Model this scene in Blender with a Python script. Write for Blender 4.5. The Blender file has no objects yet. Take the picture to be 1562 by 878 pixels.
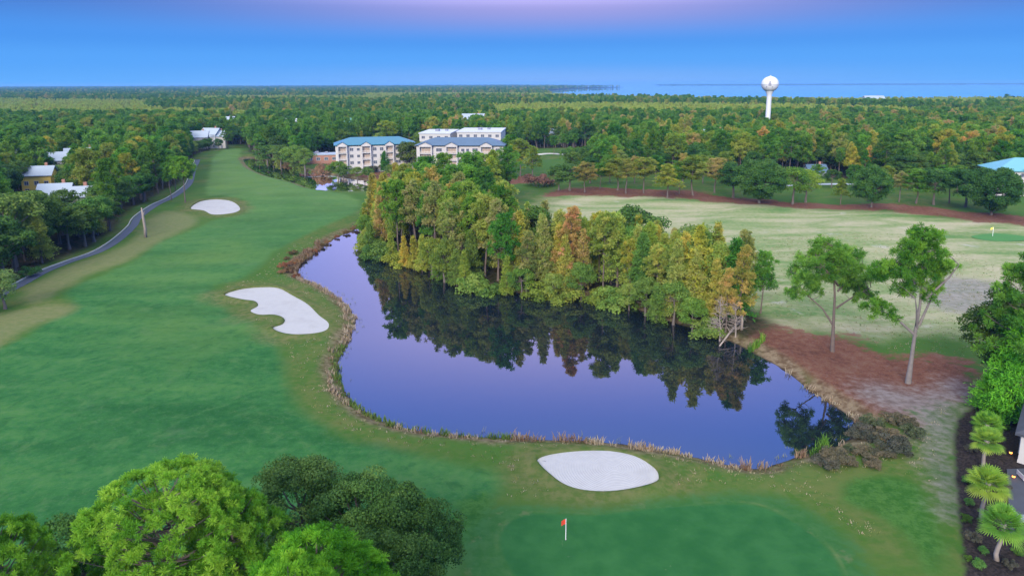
import bpy, math, random
import numpy as np
from mathutils import Matrix, Vector, Euler

S = bpy.context.scene
COL = S.collection
R = math.radians
rnd = random.Random(7)
NR = np.random.default_rng(11)

# ------------------------------------------------------------------ camera
PITCH, ROLL, F, HC = 11.0, 0.2, 1075.0, 41.0
W0, H0 = 1562.0, 878.0
PPY = 127.0 + F * math.tan(math.radians(PITCH))       # the photograph is cropped: its optical centre sits above the middle
cam_d = bpy.data.cameras.new('camera')
cam_d.sensor_width = 36.0
cam_d.lens = F / W0 * 36.0
cam_d.shift_y = -(H0 / 2 - PPY) / W0
cam_d.clip_start, cam_d.clip_end = 0.5, 80000
cam = bpy.data.objects.new('camera', cam_d)
COL.objects.link(cam)
CM = Matrix.Rotation(R(90 - PITCH), 3, 'X') @ Matrix.Rotation(R(-ROLL), 3, 'Z')
cam.matrix_world = Matrix.Translation((0, 0, HC)) @ CM.to_4x4()
S.camera = cam
CMN = np.array(CM)


def g(px, py, z=0.0):
    """point of the flat country seen at a spot of the photograph"""
    d = CMN @ np.array([(px - W0 / 2) / F, -(py - PPY) / F, -1.0])
    t = (z - HC) / d[2] if d[2] < -1e-6 else 1e5
    return np.array([d[0] * t, d[1] * t])


def gp(pts, z=0.0):
    return np.array([g(a, b, z) for a, b in pts])


def height_at(bx, by, tx, ty):
    """height of an upright thing with its foot at one spot and its top at another"""
    b = g(bx, by)
    d = CMN @ np.array([(tx - W0 / 2) / F, -(ty - PPY) / F, -1.0])
    t = math.hypot(*b) / math.hypot(d[0], d[1])
    return HC + d[2] * t


def to_px(x, y, z):
    v = CMN.T @ np.array([x, y, z - HC])
    return W0 / 2 + F * v[0] / -v[2], PPY - F * v[1] / -v[2]


# ------------------------------------------------------------------ tagging
def tag(o, label=None, cat=None, group=None, kind=None):
    if label: o['label'] = label
    if cat: o['category'] = cat
    if group: o['group'] = group
    if kind: o['kind'] = kind
    return o


def empty(name, loc=(0, 0, 0), rz=0.0, sc=1.0):
    o = bpy.data.objects.new(name, None)
    COL.objects.link(o)
    o.location = loc
    o.rotation_euler = (0, 0, rz)
    o.scale = (sc, sc, sc) if not isinstance(sc, tuple) else sc
    o.empty_display_size = 0.5
    return o


def mesh_np(name, V, Q, mats, T=None, mat_idx=None, attrs=None, fattrs=None, smooth=False):
    """mesh from numpy quads (and triangles)"""
    V = np.asarray(V, np.float32); Q = np.asarray(Q, np.int32).reshape(-1, 4)
    T = np.zeros((0, 3), np.int32) if T is None else np.asarray(T, np.int32).reshape(-1, 3)
    me = bpy.data.meshes.new(name)
    me.vertices.add(len(V)); me.vertices.foreach_set('co', V.ravel())
    nl = Q.size + T.size
    me.loops.add(nl)
    me.loops.foreach_set('vertex_index', np.concatenate([Q.ravel(), T.ravel()]).astype(np.int32))
    me.polygons.add(len(Q) + len(T))
    st = np.concatenate([np.arange(len(Q)) * 4, Q.size + np.arange(len(T)) * 3]).astype(np.int32)
    me.polygons.foreach_set('loop_start', st)
    for m in (mats if isinstance(mats, (list, tuple)) else [mats]): me.materials.append(m)
    if mat_idx is not None: me.polygons.foreach_set('material_index', np.asarray(mat_idx, np.int32))
    me.update(calc_edges=True)
    for k, v in (attrs or {}).items():
        a = me.attributes.new(k, 'FLOAT', 'POINT'); a.data.foreach_set('value', np.asarray(v, np.float32))
    for k, v in (fattrs or {}).items():
        a = me.attributes.new(k, 'FLOAT', 'FACE'); a.data.foreach_set('value', np.asarray(v, np.float32))
    me.polygons.foreach_set('use_smooth', np.full(len(me.polygons), smooth, bool))
    return me


def link(name, me, parent=None, loc=None):
    o = bpy.data.objects.new(name, me)
    COL.objects.link(o)
    if parent is not None: o.parent = parent
    if loc is not None: o.location = loc
    return o


class MB:
    """collects boxes, prisms, tubes into one mesh"""
    def __init__(s): s.V, s.Fc, s.n, s.mi = [], [], 0, []

    def add(s, V, Fc, m=0):
        s.V += [tuple(v) for v in V]
        for f in Fc: s.Fc.append(tuple(i + s.n for i in f)); s.mi.append(m)
        s.n = len(s.V)

    def box(s, x0, x1, y0, y1, z0, z1, m=0):
        s.add([(x0, y0, z0), (x1, y0, z0), (x1, y1, z0), (x0, y1, z0), (x0, y0, z1), (x1, y0, z1), (x1, y1, z1), (x0, y1, z1)],
              [(0, 3, 2, 1), (4, 5, 6, 7), (0, 1, 5, 4), (1, 2, 6, 5), (2, 3, 7, 6), (3, 0, 4, 7)], m)

    def tube(s, P, rad, k=8, m=0, cap=True):
        P = [Vector(p) for p in P]
        n = len(P); V = []
        for i, p in enumerate(P):
            d = (P[min(i + 1, n - 1)] - P[max(i - 1, 0)]).normalized()
            a = d.orthogonal().normalized() if abs(d.z) < .9 else Vector((1, 0, 0)).cross(d).normalized()
            b = d.cross(a)
            for j in range(k):
                t = 2 * math.pi * j / k
                V.append(p + (a * math.cos(t) + b * math.sin(t)) * rad[i])
        Fc = [(i * k + j, i * k + (j + 1) % k, (i + 1) * k + (j + 1) % k, (i + 1) * k + j) for i in range(n - 1) for j in range(k)]
        if cap: Fc += [tuple(range(k))[::-1], tuple((n - 1) * k + j for j in range(k))]
        s.add(V, Fc, m)

    def lathe(s, prof, k=24, m=0, c=(0, 0)):
        V = [(c[0] + r * math.cos(2 * math.pi * j / k), c[1] + r * math.sin(2 * math.pi * j / k), z) for r, z in prof for j in range(k)]
        n = len(prof)
        s.add(V, [(i * k + j, i * k + (j + 1) % k, (i + 1) * k + (j + 1) % k, (i + 1) * k + j) for i in range(n - 1) for j in range(k)], m)

    def build(s, name, mats, parent=None, loc=None, smooth=False):
        me = bpy.data.meshes.new(name)
        me.from_pydata(s.V, [], s.Fc)
        for m in (mats if isinstance(mats, (list, tuple)) else [mats]): me.materials.append(m)
        me.polygons.foreach_set('material_index', s.mi)
        me.polygons.foreach_set('use_smooth', [smooth] * len(s.Fc))
        me.update()
        return link(name, me, parent, loc)


# ------------------------------------------------------------------ node helpers
class NT:
    def __init__(s, name, world=False):
        if world:
            s.id = bpy.data.worlds.new(name)
        else:
            s.id = bpy.data.materials.new(name)
        s.id.use_nodes = True
        s.t = s.id.node_tree
        s.t.nodes.clear()
        s.out = s.t.nodes.new('ShaderNodeOutputWorld' if world else 'ShaderNodeOutputMaterial')

    def n(s, typ, props=None, **inp):
        nd = s.t.nodes.new('ShaderNode' + typ)
        for k, v in (props or {}).items(): setattr(nd, k, v)
        for k, v in inp.items(): s.set(nd, k, v)
        return nd

    def set(s, nd, k, v):
        sk = nd.inputs[int(k[1:])] if k[0] == '_' and k[1:].isdigit() else nd.inputs[k.replace('_', ' ')]
        if hasattr(v, 'is_output'): s.t.links.new(v, sk)
        elif isinstance(v, bpy.types.Node): s.t.links.new(v.outputs[0], sk)
        else:
            if sk.type == 'RGBA' and len(v) == 3: v = (*v, 1)
            sk.default_value = v

    def m(s, op, a, b=0.0, c=0.0):
        return s.n('Math', {'operation': op}, _0=a, _1=b, _2=c).outputs[0]

    def mix(s, f, a, b, mode='MIX'):
        nd = s.n('Mix', {'data_type': 'RGBA', 'blend_type': mode})
        s.set(nd, '_0', f); s.set(nd, '_6', a); s.set(nd, '_7', b)
        return nd.outputs[2]

    def ramp(s, f, stops, interp='LINEAR'):
        nd = s.n('ValToRGB', None, _0=f)
        cr = nd.color_ramp; cr.interpolation = interp
        while len(cr.elements) < len(stops): cr.elements.new(0.5)
        for e, (p, c) in zip(cr.elements, stops): e.position = p; e.color = (*c, 1)
        return nd.outputs[0]

    def noise(s, vec, scale, detail=3, rough=.55, dist=0.0, stretch=None):
        if stretch:
            vec = s.n('Mapping', None, Vector=vec, Scale=stretch).outputs[0]
        return s.n('TexNoise', None, Vector=vec, Scale=scale, Detail=detail, Roughness=rough, Distortion=dist).outputs[0]

    def smooth(s, v, lo, hi):
        return s.n('MapRange', {'interpolation_type': 'SMOOTHSTEP'}, Value=v, From_Min=lo, From_Max=hi).outputs[0]

    def surf(s, sh): s.t.links.new(sh.outputs[0], s.out.inputs[0]); return s.id


def plain(name, col, rough=.7, noise=.12, scale=.6, metal=0.0, bump=0.0, spec=.3):
    t = NT(name)
    p = t.n('TexCoord').outputs[3]
    f = t.noise(p, scale, 4, .6)
    c = t.mix(f, tuple(x * (1 - noise) for x in col), tuple(min(1, x * (1 + noise)) for x in col))
    b = t.n('BsdfPrincipled', None, Base_Color=c, Roughness=rough, Metallic=metal)
    b.inputs['Specular IOR Level'].default_value = spec
    if bump:
        bn = t.n('Bump', None, Strength=bump, Height=t.noise(p, scale * 8, 4, .6))
        t.set(b, 'Normal', bn.outputs[0])
    return t.surf(b)


def foliage(name, dark, mid, light, hue_jit=.35, trans=.32):
    """leaf material: a colour per clump (tint) and a small drift from tree to tree"""
    t = NT(name)
    a = t.n('Attribute', {'attribute_name': 'tint'}).outputs['Fac']
    oi = t.n('ObjectInfo')
    f = t.m('ADD', t.m('MULTIPLY', a, 1 - hue_jit), t.m('MULTIPLY', oi.outputs['Random'], hue_jit))
    c = t.ramp(f, [(.12, dark), (.5, mid), (.92, light)])
    c = t.mix(1.0, c, oi.outputs['Color'], 'MULTIPLY')
    c = t.mix(1.0, c, (1.48, 1.42, 1.30), 'MULTIPLY')
    thru = t.mix(1.0, c, (1.55, 1.6, 1.2), 'MULTIPLY')
    d = t.n('BsdfPrincipled', None, Base_Color=c, Roughness=.65)
    d.inputs['Specular IOR Level'].default_value = .08
    tr = t.n('BsdfTranslucent', None, Color=thru)
    mx = t.n('MixShader', None, _0=trans, _1=d, _2=tr)
    return t.surf(mx)


M = {}
M['pine'] = foliage('pine_needles', (.020, .078, .012), (.058, .145, .022), (.135, .235, .036))
M['pine_yellow'] = foliage('yellowing_needles', (.065, .115, .02), (.165, .205, .036), (.31, .275, .06))
M['pine_rust'] = foliage('rusting_needles', (.085, .125, .030), (.20, .195, .055), (.36, .235, .125))
M['close'] = foliage('close_pine_needles', (.030, .11, .010), (.085, .215, .018), (.19, .32, .035))
M['young'] = foliage('young_pine_needles', (.12, .19, .03), (.21, .275, .05), (.30, .34, .075))
M['oak'] = foliage('oak_leaves', (.015, .048, .012), (.036, .088, .018), (.080, .140, .030), trans=.18)
M['shrub'] = foliage('shrub_leaves', (.05, .105, .028), (.105, .170, .036), (.19, .235, .06))
M['cypress'] = foliage('cypress_sprays', (.085, .135, .028), (.20, .23, .048), (.35, .30, .085))
M['palm'] = foliage('palm_fronds', (.06, .14, .02), (.12, .23, .035), (.22, .31, .05), hue_jit=.15)
M['scrub'] = foliage('dull_scrub', (.028, .036, .03), (.055, .062, .05), (.10, .09, .07))
M['redscrub'] = foliage('red_brown_scrub', (.07, .05, .03), (.14, .085, .05), (.22, .15, .08))
M['bark'] = plain('pine_bark', (.13, .10, .085), .9, .35, 1.5, bump=.4)
M['oakbark'] = plain('oak_bark', (.12, .10, .085), .9, .35, 1.5, bump=.4)
M['deadwood'] = plain('bleached_wood', (.27, .225, .19), .9, .3, 1.5, bump=.3)
M['white_wall'] = plain('white_stucco', (.46, .44, .42), .8, .05, .4)
M['white_trim'] = plain('white_trim', (.48, .47, .46), .6, .03, .5)
M['grey_wall'] = plain('grey_siding', (.40, .43, .46), .8, .08, .4)
M['cream_wall'] = plain('cream_siding', (.60, .55, .44), .8, .08, .4)
M['yellow_wall'] = plain('yellow_siding', (.72, .50, .10), .8, .06, .4)
M['teal_roof'] = plain('teal_metal_roof', (.035, .155, .23), .45, .12, .15, spec=.5)
M['slate_roof'] = plain('blue_grey_roof', (.075, .125, .19), .6, .15, .15)
M['aqua_roof'] = plain('aqua_metal_roof', (.11, .32, .36), .4, .08, .2, spec=.5)
M['pale_roof'] = plain('pale_metal_roof', (.29, .34, .40), .5, .12, .25)
M['white_roof'] = plain('white_flat_roof', (.46, .48, .51), .7, .06, .15)
M['dark_roof'] = plain('dark_shingle_roof', (.05, .055, .07), .8, .25, .8, bump=.3)
M['brick'] = plain('reddish_brick', (.34, .17, .12), .85, .15, .5)
M['glass'] = plain('window_glass', (.09, .10, .13), .12, .1, .5, spec=.6)
M['warm_shade'] = plain('painted_recess_shade', (.36, .28, .22), .8, .12, .5)  # warm dark tone that paints the shade of the balcony recesses
M['rail'] = plain('balcony_rail', (.62, .56, .50), .6, .05, .5)
M['tower_white'] = plain('white_steel', (.62, .62, .61), .45, .05, .1, spec=.5)
M['grey_paint'] = plain('grey_paint', (.22, .23, .28), .5, .05, .5)
M['pole'] = plain('white_pole', (.8, .8, .78), .4, .02, 1)
M['red_flag'] = plain('red_flag', (.62, .06, .03), .7, .08, 1)
M['yellow_flag'] = plain('yellow_flag', (.85, .75, .12), .7, .08, 1)
M['black_metal'] = plain('black_metal', (.02, .02, .025), .4, .1, 1, spec=.5)
M['concrete'] = plain('concrete', (.42, .40, .37), .85, .12, .5)


def lamp_mat():
    t = NT('lamp_glow')
    return t.surf(t.n('Emission', None, Color=(1, .33, .06), Strength=6.0))
M['glow'] = lamp_mat()


# ------------------------------------------------------------------ plane geometry
def smooth_poly(P, k=5, closed=True):
    P = np.asarray(P, float); n = len(P); out = []
    rng = range(n) if closed else range(n - 1)
    for i in rng:
        if closed: a, b, c, d = P[(i - 1) % n], P[i], P[(i + 1) % n], P[(i + 2) % n]
        else: a, b, c, d = P[max(i - 1, 0)], P[i], P[i + 1], P[min(i + 2, n - 1)]
        for j in range(k):
            t = j / k
            out.append(.5 * (2 * b + (c - a) * t + (2 * a - 5 * b + 4 * c - d) * t * t + (3 * b - 3 * c + d - a) * t ** 3))
    if not closed: out.append(P[-1])
    return np.array(out)


def sdf(X, Y, P):
    """signed distance to a closed outline, positive inside"""
    X = np.asarray(X, float); Y = np.asarray(Y, float)
    d2 = np.full(X.shape, 1e18); ins = np.zeros(X.shape, bool)
    n = len(P)
    for i in range(n):
        ax, ay = P[i]; bx, by = P[(i + 1) % n]
        ex, ey = bx - ax, by - ay
        L = ex * ex + ey * ey
        if L < 1e-9: continue
        px, py = X - ax, Y - ay
        t = np.clip((px * ex + py * ey) / L, 0, 1)
        np.minimum(d2, (px - t * ex) ** 2 + (py - t * ey) ** 2, out=d2)
        if ay != by:
            c = ((ay > Y) != (by > Y)) & (px < ex * (Y - ay) / ey)
            ins ^= c
    d = np.sqrt(d2)
    return np.where(ins, d, -d)


def line_dist(X, Y, P):
    d2 = np.full(np.shape(X), 1e18)
    for i in range(len(P) - 1):
        ax, ay = P[i]; ex, ey = P[i + 1] - P[i]
        L = ex * ex + ey * ey
        px, py = X - ax, Y - ay
        t = np.clip((px * ex + py * ey) / L, 0, 1)
        d2 = np.minimum(d2, (px - t * ex) ** 2 + (py - t * ey) ** 2)
    return np.sqrt(d2)


WZ = -0.9
LAKE = smooth_poly(gp([(555, 345), (540, 352), (510, 365), (480, 388), (460, 402), (454, 415), (464, 426), (490, 437), (512, 450), (528, 463), (541, 480), (543, 494), (536, 515), (525, 535), (518, 555), (520, 575), (527, 595), (542, 614), (564, 630), (592, 644), (632, 654), (680, 661), (740, 665), (800, 668), (860, 670), (920, 673), (970, 679), (1020, 687), (1060, 696), (1100, 705), (1140, 713), (1168, 712), (1195, 702), (1225, 694), (1262, 684), (1296, 668), (1306, 652), (1295, 637), (1270, 619), (1240, 600), (1215, 581), (1190, 562), (1150, 540), (1120, 524), (1090, 514), (1050, 500), (1000, 484), (960, 468), (920, 459), (860, 453), (800, 448), (760, 444), (720, 438), (690, 430), (650, 412), (612, 403), (580, 390), (563, 374)], WZ), 3)
CHANNEL = smooth_poly(gp([(372, 241), (390, 243), (420, 248), (452, 256), (485, 264), (525, 271), (555, 275), (575, 280), (572, 290), (552, 293), (520, 293), (478, 289), (450, 279), (420, 272), (398, 265), (380, 255)], WZ), 3)
FAIRWAY = smooth_poly(gp([(-260, 600), (0, 528), (60, 497), (108, 478), (112, 462), (95, 447), (140, 427), (208, 399), (242, 370), (290, 350), (330, 334), (372, 324), (374, 306), (340, 299), (315, 296), (318, 270), (322, 252), (325, 240), (345, 228), (368, 227), (366, 240), (385, 256), (420, 272), (470, 286), (520, 296), (548, 306), (540, 326), (500, 343), (450, 366), (415, 386), (395, 408), (370, 425), (330, 436), (335, 462), (380, 490), (415, 512), (430, 550), (440, 590), (460, 625), (500, 655), (560, 676), (640, 692), (720, 706), (758, 722), (760, 745), (735, 768), (720, 800), (690, 850), (680, 960), (500, 1300), (-900, 1300)]), 3)
GREEN = smooth_poly(gp([(763, 825), (772, 800), (800, 784), (850, 782), (905, 783), (960, 776), (1020, 769), (1090, 766), (1150, 768), (1200, 788), (1245, 820), (1275, 860), (1280, 905), (1200, 950), (1050, 965), (900, 945), (805, 895), (772, 852)]), 4)
FRINGE = smooth_poly(gp([(700, 840), (720, 800), (755, 770), (810, 768), (900, 772), (1000, 758), (1085, 750), (1165, 751), (1225, 772), (1285, 815), (1320, 860), (1330, 920), (1250, 990), (1000, 1010), (800, 980), (710, 900)]), 4)
PATCH = smooth_poly(gp([(700, 765), (735, 750), (752, 765), (745, 800), (725, 828), (690, 832), (680, 800)]), 4)
PATCH2 = smooth_poly(gp([(1290, 735), (1350, 728), (1400, 745), (1420, 790), (1440, 850), (1420, 880), (1390, 830), (1340, 790), (1290, 765)]), 4)
RANGE = smooth_poly(gp([(850, 300), (1000, 298), (1100, 306), (1250, 318), (1400, 328), (1562, 340), (1800, 352), (1800, 520), (1560, 520), (1440, 505), (1300, 500), (1160, 492), (1080, 470), (900, 420), (830, 370)]), 3)
STRAW1 = smooth_poly(gp([(1120, 500), (1160, 494), (1210, 505), (1290, 510), (1350, 535), (1420, 540), (1500, 560), (1480, 600), (1420, 610), (1390, 640), (1340, 640), (1300, 650), (1200, 570), (1150, 540)]), 3)
STRAW2 = smooth_poly(gp([(835, 292), (880, 287), (950, 288), (1050, 292), (1150, 303), (1260, 310), (1360, 312), (1470, 322), (1600, 334), (1700, 342), (1700, 352), (1562, 344), (1450, 332), (1350, 322), (1250, 318), (1150, 312), (1050, 304), (950, 299), (880, 299), (835, 300)]), 3)
STRAW3 = smooth_poly(gp([(530, 262), (570, 258), (640, 262), (700, 266), (800, 268), (800, 280), (640, 276), (560, 273)]), 3)
PALE1 = smooth_poly(gp([(1345, 590), (1375, 588), (1420, 610), (1450, 625), (1462, 660), (1448, 700), (1452, 780), (1440, 790), (1425, 720), (1400, 670), (1370, 620)]), 3)
PALE3 = smooth_poly(gp([(1290, 590), (1335, 572), (1390, 590), (1440, 572), (1490, 585), (1480, 625), (1440, 650), (1395, 640), (1340, 630)]), 3)
PALE2 = smooth_poly(gp([(1380, 430), (1440, 420), (1500, 425), (1560, 440), (1560, 470), (1490, 480), (1420, 465)]), 3)
MULCH = smooth_poly(gp([(1458, 655), (1480, 625), (1560, 615), (1800, 620), (1900, 1000), (1500, 1010), (1472, 878), (1464, 790), (1457, 715)]), 3)
MOUND = smooth_poly(gp([(-60, 500), (0, 478), (60, 466), (108, 468), (112, 478), (60, 496), (0, 524), (-60, 550)]), 3)
STRIP_L = smooth_poly(gp([(30, 452), (70, 425), (110, 405), (160, 389), (205, 362), (222, 340), (250, 322), (285, 326), (300, 340), (242, 366), (208, 394), (140, 420), (95, 440), (60, 462)]), 3)


BUNK = [smooth_poly(gp(p), 4) for p in (
    [(290, 318), (303, 309), (325, 305), (350, 306), (362, 311), (367, 319), (360, 325), (340, 328), (322, 327), (310, 320)],
    [(341, 449), (365, 440), (395, 436), (425, 437), (448, 449), (470, 463), (487, 480), (502, 492), (499, 503), (480, 509), (445, 511), (422, 507), (415, 500), (430, 494), (432, 486), (418, 480), (395, 479), (381, 472), (392, 464), (388, 457), (368, 455)],
    [(818, 700), (838, 692), (880, 687), (930, 687), (970, 695), (998, 711), (1007, 724), (1002, 736), (970, 744), (930, 748), (890, 746), (860, 738), (838, 724), (823, 711)])]
PATH = smooth_poly(gp([(-60, 482), (0, 450), (38, 432), (70, 415), (110, 398), (150, 383), (185, 362), (203, 346), (211, 332), (236, 316), (262, 300), (283, 286), (292, 272), (296, 256), (302, 244)]), 6, closed=False)
WOOD = smooth_poly(gp([(556, 345), (563, 374), (580, 390), (612, 403), (650, 412), (690, 430), (720, 438), (760, 444), (860, 453), (920, 459), (960, 468), (1000, 484), (1050, 500), (1090, 514), (1125, 522), (1170, 508), (1185, 490), (1130, 462), (1060, 438), (1000, 424), (900, 410), (800, 388), (700, 368), (620, 350), (575, 338)]), 2)
OPEN_A = gp([(-200, 540), (-40, 472), (20, 440), (38, 424), (70, 406), (110, 389), (148, 375), (178, 355), (194, 340), (204, 324), (230, 307), (256, 291), (278, 278), (290, 262), (296, 248), (300, 238), (318, 230), (340, 221.5), (374, 221), (376, 233), (395, 239), (440, 246), (485, 258), (556, 264), (640, 270), (700, 285), (600, 345), (650, 390), (760, 430), (1000, 470), (1160, 500), (1480, 500), (1600, 620), (1700, 1400), (-1500, 1400)])
OPEN_B = gp([(790, 300), (845, 272), (1000, 266), (1140, 270), (1250, 270), (1400, 280), (1562, 290), (2100, 310), (2100, 640), (1480, 640), (1440, 520), (1160, 520), (1000, 470), (760, 430), (700, 380)])
OPEN_C = gp([(478, 262), (478, 246), (505, 236), (560, 226), (640, 229), (790, 229), (815, 227), (910, 225), (918, 250), (850, 266), (840, 300), (560, 300), (555, 266)])


def lake_out(X, Y):
    """distance outside the water, negative inside"""
    return -np.maximum(sdf(X, Y, LAKE), sdf(X, Y, CHANNEL))


def sm(t): t = np.clip(t, 0, 1); return t * t * (3 - 2 * t)


def gz_arr(X, Y, d=None):
    if d is None: d = lake_out(X, Y)
    und = .35 * np.sin(X * .071 + 1.2) * np.cos(Y * .053 + X * .02) + .22 * np.sin(X * .15 - Y * .11 + 2)
    und = und * sm((d - 1) / 12) * sm((600 - Y) / 80) * sm((520 - np.abs(X)) / 80)
    bank = WZ + .9 * sm(d / 3.2)
    bed = WZ - np.minimum(1.6, -d * .4)
    return np.where(d > 0, bank + und, bed)


def gz(x, y): return float(gz_arr(np.array([float(x)]), np.array([float(y)]))[0])
# ------------------------------------------------------------------ ground
def ground_material():
    t = NT('turf_and_soil')
    p = t.n('TexCoord').outputs[3]
    A = lambda k: t.n('Attribute', {'attribute_name': k}).outputs['Fac']
    n_big = t.noise(p, .022, 4, .55)
    n_mid = t.noise(p, .11, 5, .62, .4)
    n_fin = t.noise(p, .9, 4, .65)
    n_grit = t.noise(p, 4.0, 3, .7)
    streak = t.noise(p, 1.0, 5, .62, .3, stretch=(.022, .10, 1))
    diag = t.n('Mapping', None, Vector=p, Rotation=(0, 0, R(-38)), Scale=(.02, .10, 1)).outputs[0]
    mow = t.noise(diag, 1.0, 4, .55)

    def fac(k, w, amp, nz, lo=None):
        v = t.m('ADD', A(k), t.m('MULTIPLY', t.m('SUBTRACT', nz, .5), amp))
        return t.smooth(v, -w if lo is None else lo, w)

    # rough: tan and green bermuda
    rough = t.mix(t.smooth(t.m('ADD', t.m('MULTIPLY', n_mid, .6), t.m('MULTIPLY', n_fin, .4)), .38, .62), (.07, .175, .028), (.17, .205, .06))
    rough = t.mix(t.smooth(n_big, .40, .62), rough, (.085, .19, .035))
    rough = t.mix(t.m('MULTIPLY', t.smooth(n_grit, .55, .8), .35), rough, (.06, .09, .03))
    # driving range: straw coloured bands and green bands
    rng = t.ramp(t.m('ADD', t.m('MULTIPLY', streak, .75), t.m('MULTIPLY', n_fin, .25)), [(.36, (.17, .32, .095)), (.45, (.33, .41, .17)), (.54, (.50, .50, .28)), (.67, (.66, .58, .40))])
    rng = t.mix(t.m('MULTIPLY', t.smooth(n_mid, .60, .75), .7), rng, (.70, .66, .62))
    c = t.mix(fac('range_in', 9.0, 18.0, n_mid), rough, rng)
    # fairway
    fw = t.ramp(t.m('ADD', t.m('MULTIPLY', mow, .7), t.m('MULTIPLY', n_fin, .3)), [(.36, (.026, .138, .036)), (.5, (.052, .205, .054)), (.64, (.105, .27, .07))])
    fw = t.mix(t.m('MULTIPLY', t.smooth(n_big, .5, .75), .55), fw, (.15, .275, .06))
    fw = t.mix(t.m('MULTIPLY', t.smooth(n_mid, .58, .75), .3), fw, (.15, .225, .12))
    fw = t.mix(t.m('MULTIPLY', t.smooth(n_grit, .5, .8), .45), fw, (.16, .24, .14))
    mot = t.noise(p, .42, 5, .7, .5)
    fw = t.mix(t.m('MULTIPLY', t.smooth(mot, .5, .72), .5), fw, (.13, .265, .09))
    fw = t.mix(t.m('MULTIPLY', t.smooth(mot, .5, .3), .5), fw, (.018, .115, .035))
    fw = t.mix(t.m('MULTIPLY', t.smooth(t.noise(p, .16, 6, .75, 1.2), .66, .76), .55), fw, (.26, .31, .19))
    yy = t.n('SeparateXYZ', None, _0=p).outputs[1]
    dry = t.smooth(t.m('ADD', yy, t.m('MULTIPLY', t.m('SUBTRACT', n_big, .5), 160.0)), 95.0, 330.0)
    fw = t.mix(t.m('MULTIPLY', dry, .62), fw, t.mix(n_mid, (.125, .26, .05), (.26, .36, .11)))
    c = t.mix(fac('fairway_in', 1.6, 4.0, n_mid), c, fw)
    # worn rim round the bunkers
    bk = t.m('MULTIPLY', t.smooth(t.m('ADD', A('bunker_in'), t.m('MULTIPLY', t.m('SUBTRACT', n_mid, .5), 9.0)), -6.0, -1.0), .55)
    c = t.mix(bk, c, t.mix(t.smooth(n_fin, .35, .65), (.12, .155, .04), (.27, .22, .105)))
    # mound at the cart path
    c = t.mix(t.m('MULTIPLY', fac('mound_in', 2.0, 3.0, n_mid), .8), c, t.mix(n_fin, (.14, .21, .06), (.34, .31, .16)))
    # lush patches
    c = t.mix(t.m('MULTIPLY', fac('lush_in', 1.0, 3.0, n_fin), .9), c, t.mix(t.smooth(t.m('ADD', t.m('MULTIPLY', n_fin, .6), t.m('MULTIPLY', n_grit, .4)), .38, .62), (.035, .145, .022), (.085, .225, .045)))
    # putting green and its collar
    fr = t.mix(t.smooth(n_fin, .3, .7), (.038, .165, .042), (.060, .195, .06))
    fr = t.mix(t.m('MULTIPLY', t.smooth(n_grit, .62, .8), .4), fr, (.20, .28, .16))
    fr = t.mix(t.m('MULTIPLY', t.smooth(t.noise(p, .35, 4, .7), .58, .72), .55), fr, (.21, .235, .12))
    c = t.mix(t.m('MULTIPLY', fac('fringe_in', 1.2, 4.0, n_fin), .85), c, fr)
    edge = t.m('MULTIPLY', t.smooth(A('green_in'), -.75, -.45), t.m('SUBTRACT', 1.0, t.smooth(A('green_in'), -.45, -.1)))
    c = t.mix(t.m('MULTIPLY', edge, t.m('MULTIPLY', t.smooth(n_mid, .48, .66), .6)), c, (.17, .25, .085))
    gr = t.mix(t.smooth(t.m('ADD', t.m('MULTIPLY', n_mid, .5), t.m('MULTIPLY', t.noise(p, .5, 3), .5)), .35, .65), (.030, .150, .042), (.050, .195, .056))
    gr = t.mix(t.m('MULTIPLY', t.smooth(t.noise(p, .55, 5, .75, 1.0), .64, .74), .6), gr, (.20, .25, .15))
    gr = t.mix(t.m('MULTIPLY', t.smooth(n_grit, .6, .8), .18), gr, (.02, .11, .03))
    c = t.mix(fac('green_in', .22, .3, n_fin), c, gr)
    # pine straw
    st = t.ramp(t.m('ADD', t.m('MULTIPLY', n_mid, .45), t.m('MULTIPLY', n_fin, .55)), [(.33, (.12, .055, .035)), (.5, (.235, .10, .062)), (.68, (.29, .175, .115))])
    st = t.mix(t.m('MULTIPLY', t.smooth(n_grit, .5, .75), .4), st, (.36, .30, .29))
    sf = t.m('ADD', A('straw_in'), t.m('ADD', t.m('MULTIPLY', t.m('SUBTRACT', n_mid, .5), 17.0), t.m('MULTIPLY', t.m('SUBTRACT', n_fin, .5), 8.0)))
    c = t.mix(t.smooth(sf, -1.6, 1.6), c, st)
    # bare sandy ground
    pf = t.m('ADD', A('pale_in'), t.m('ADD', t.m('MULTIPLY', t.m('SUBTRACT', n_mid, .5), 8.0), t.m('MULTIPLY', t.m('SUBTRACT', n_fin, .5), 7.0)))
    c = t.mix(t.m('MULTIPLY', t.smooth(pf, -3.0, 4.0), .72), c, t.mix(t.smooth(n_fin, .3, .7), (.22, .20, .19), (.40, .37, .37)))
    # planting bed
    mu = t.mix(t.smooth(n_grit, .35, .7), (.030, .026, .026), (.085, .068, .06))
    c = t.mix(fac('mulch_in', .35, 1.2, n_fin), c, mu)
    # woodland floor
    wd = t.mix(t.smooth(n_fin, .35, .65), (.035, .05, .018), (.11, .085, .05))
    c = t.mix(fac('wood_in', 2.0, 4.0, n_mid), c, wd)
    # bank of the ponds: dead grass, then wet mud
    L = A('lake_out')
    bf = t.m('ADD', L, t.m('MULTIPLY', t.m('SUBTRACT', n_mid, .5), 4.5))
    bank = t.mix(t.smooth(n_fin, .35, .65), (.15, .10, .055), (.34, .27, .17))
    bank = t.mix(t.m('MULTIPLY', t.smooth(n_mid, .5, .62), .7), bank, (.10, .15, .03))
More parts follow.
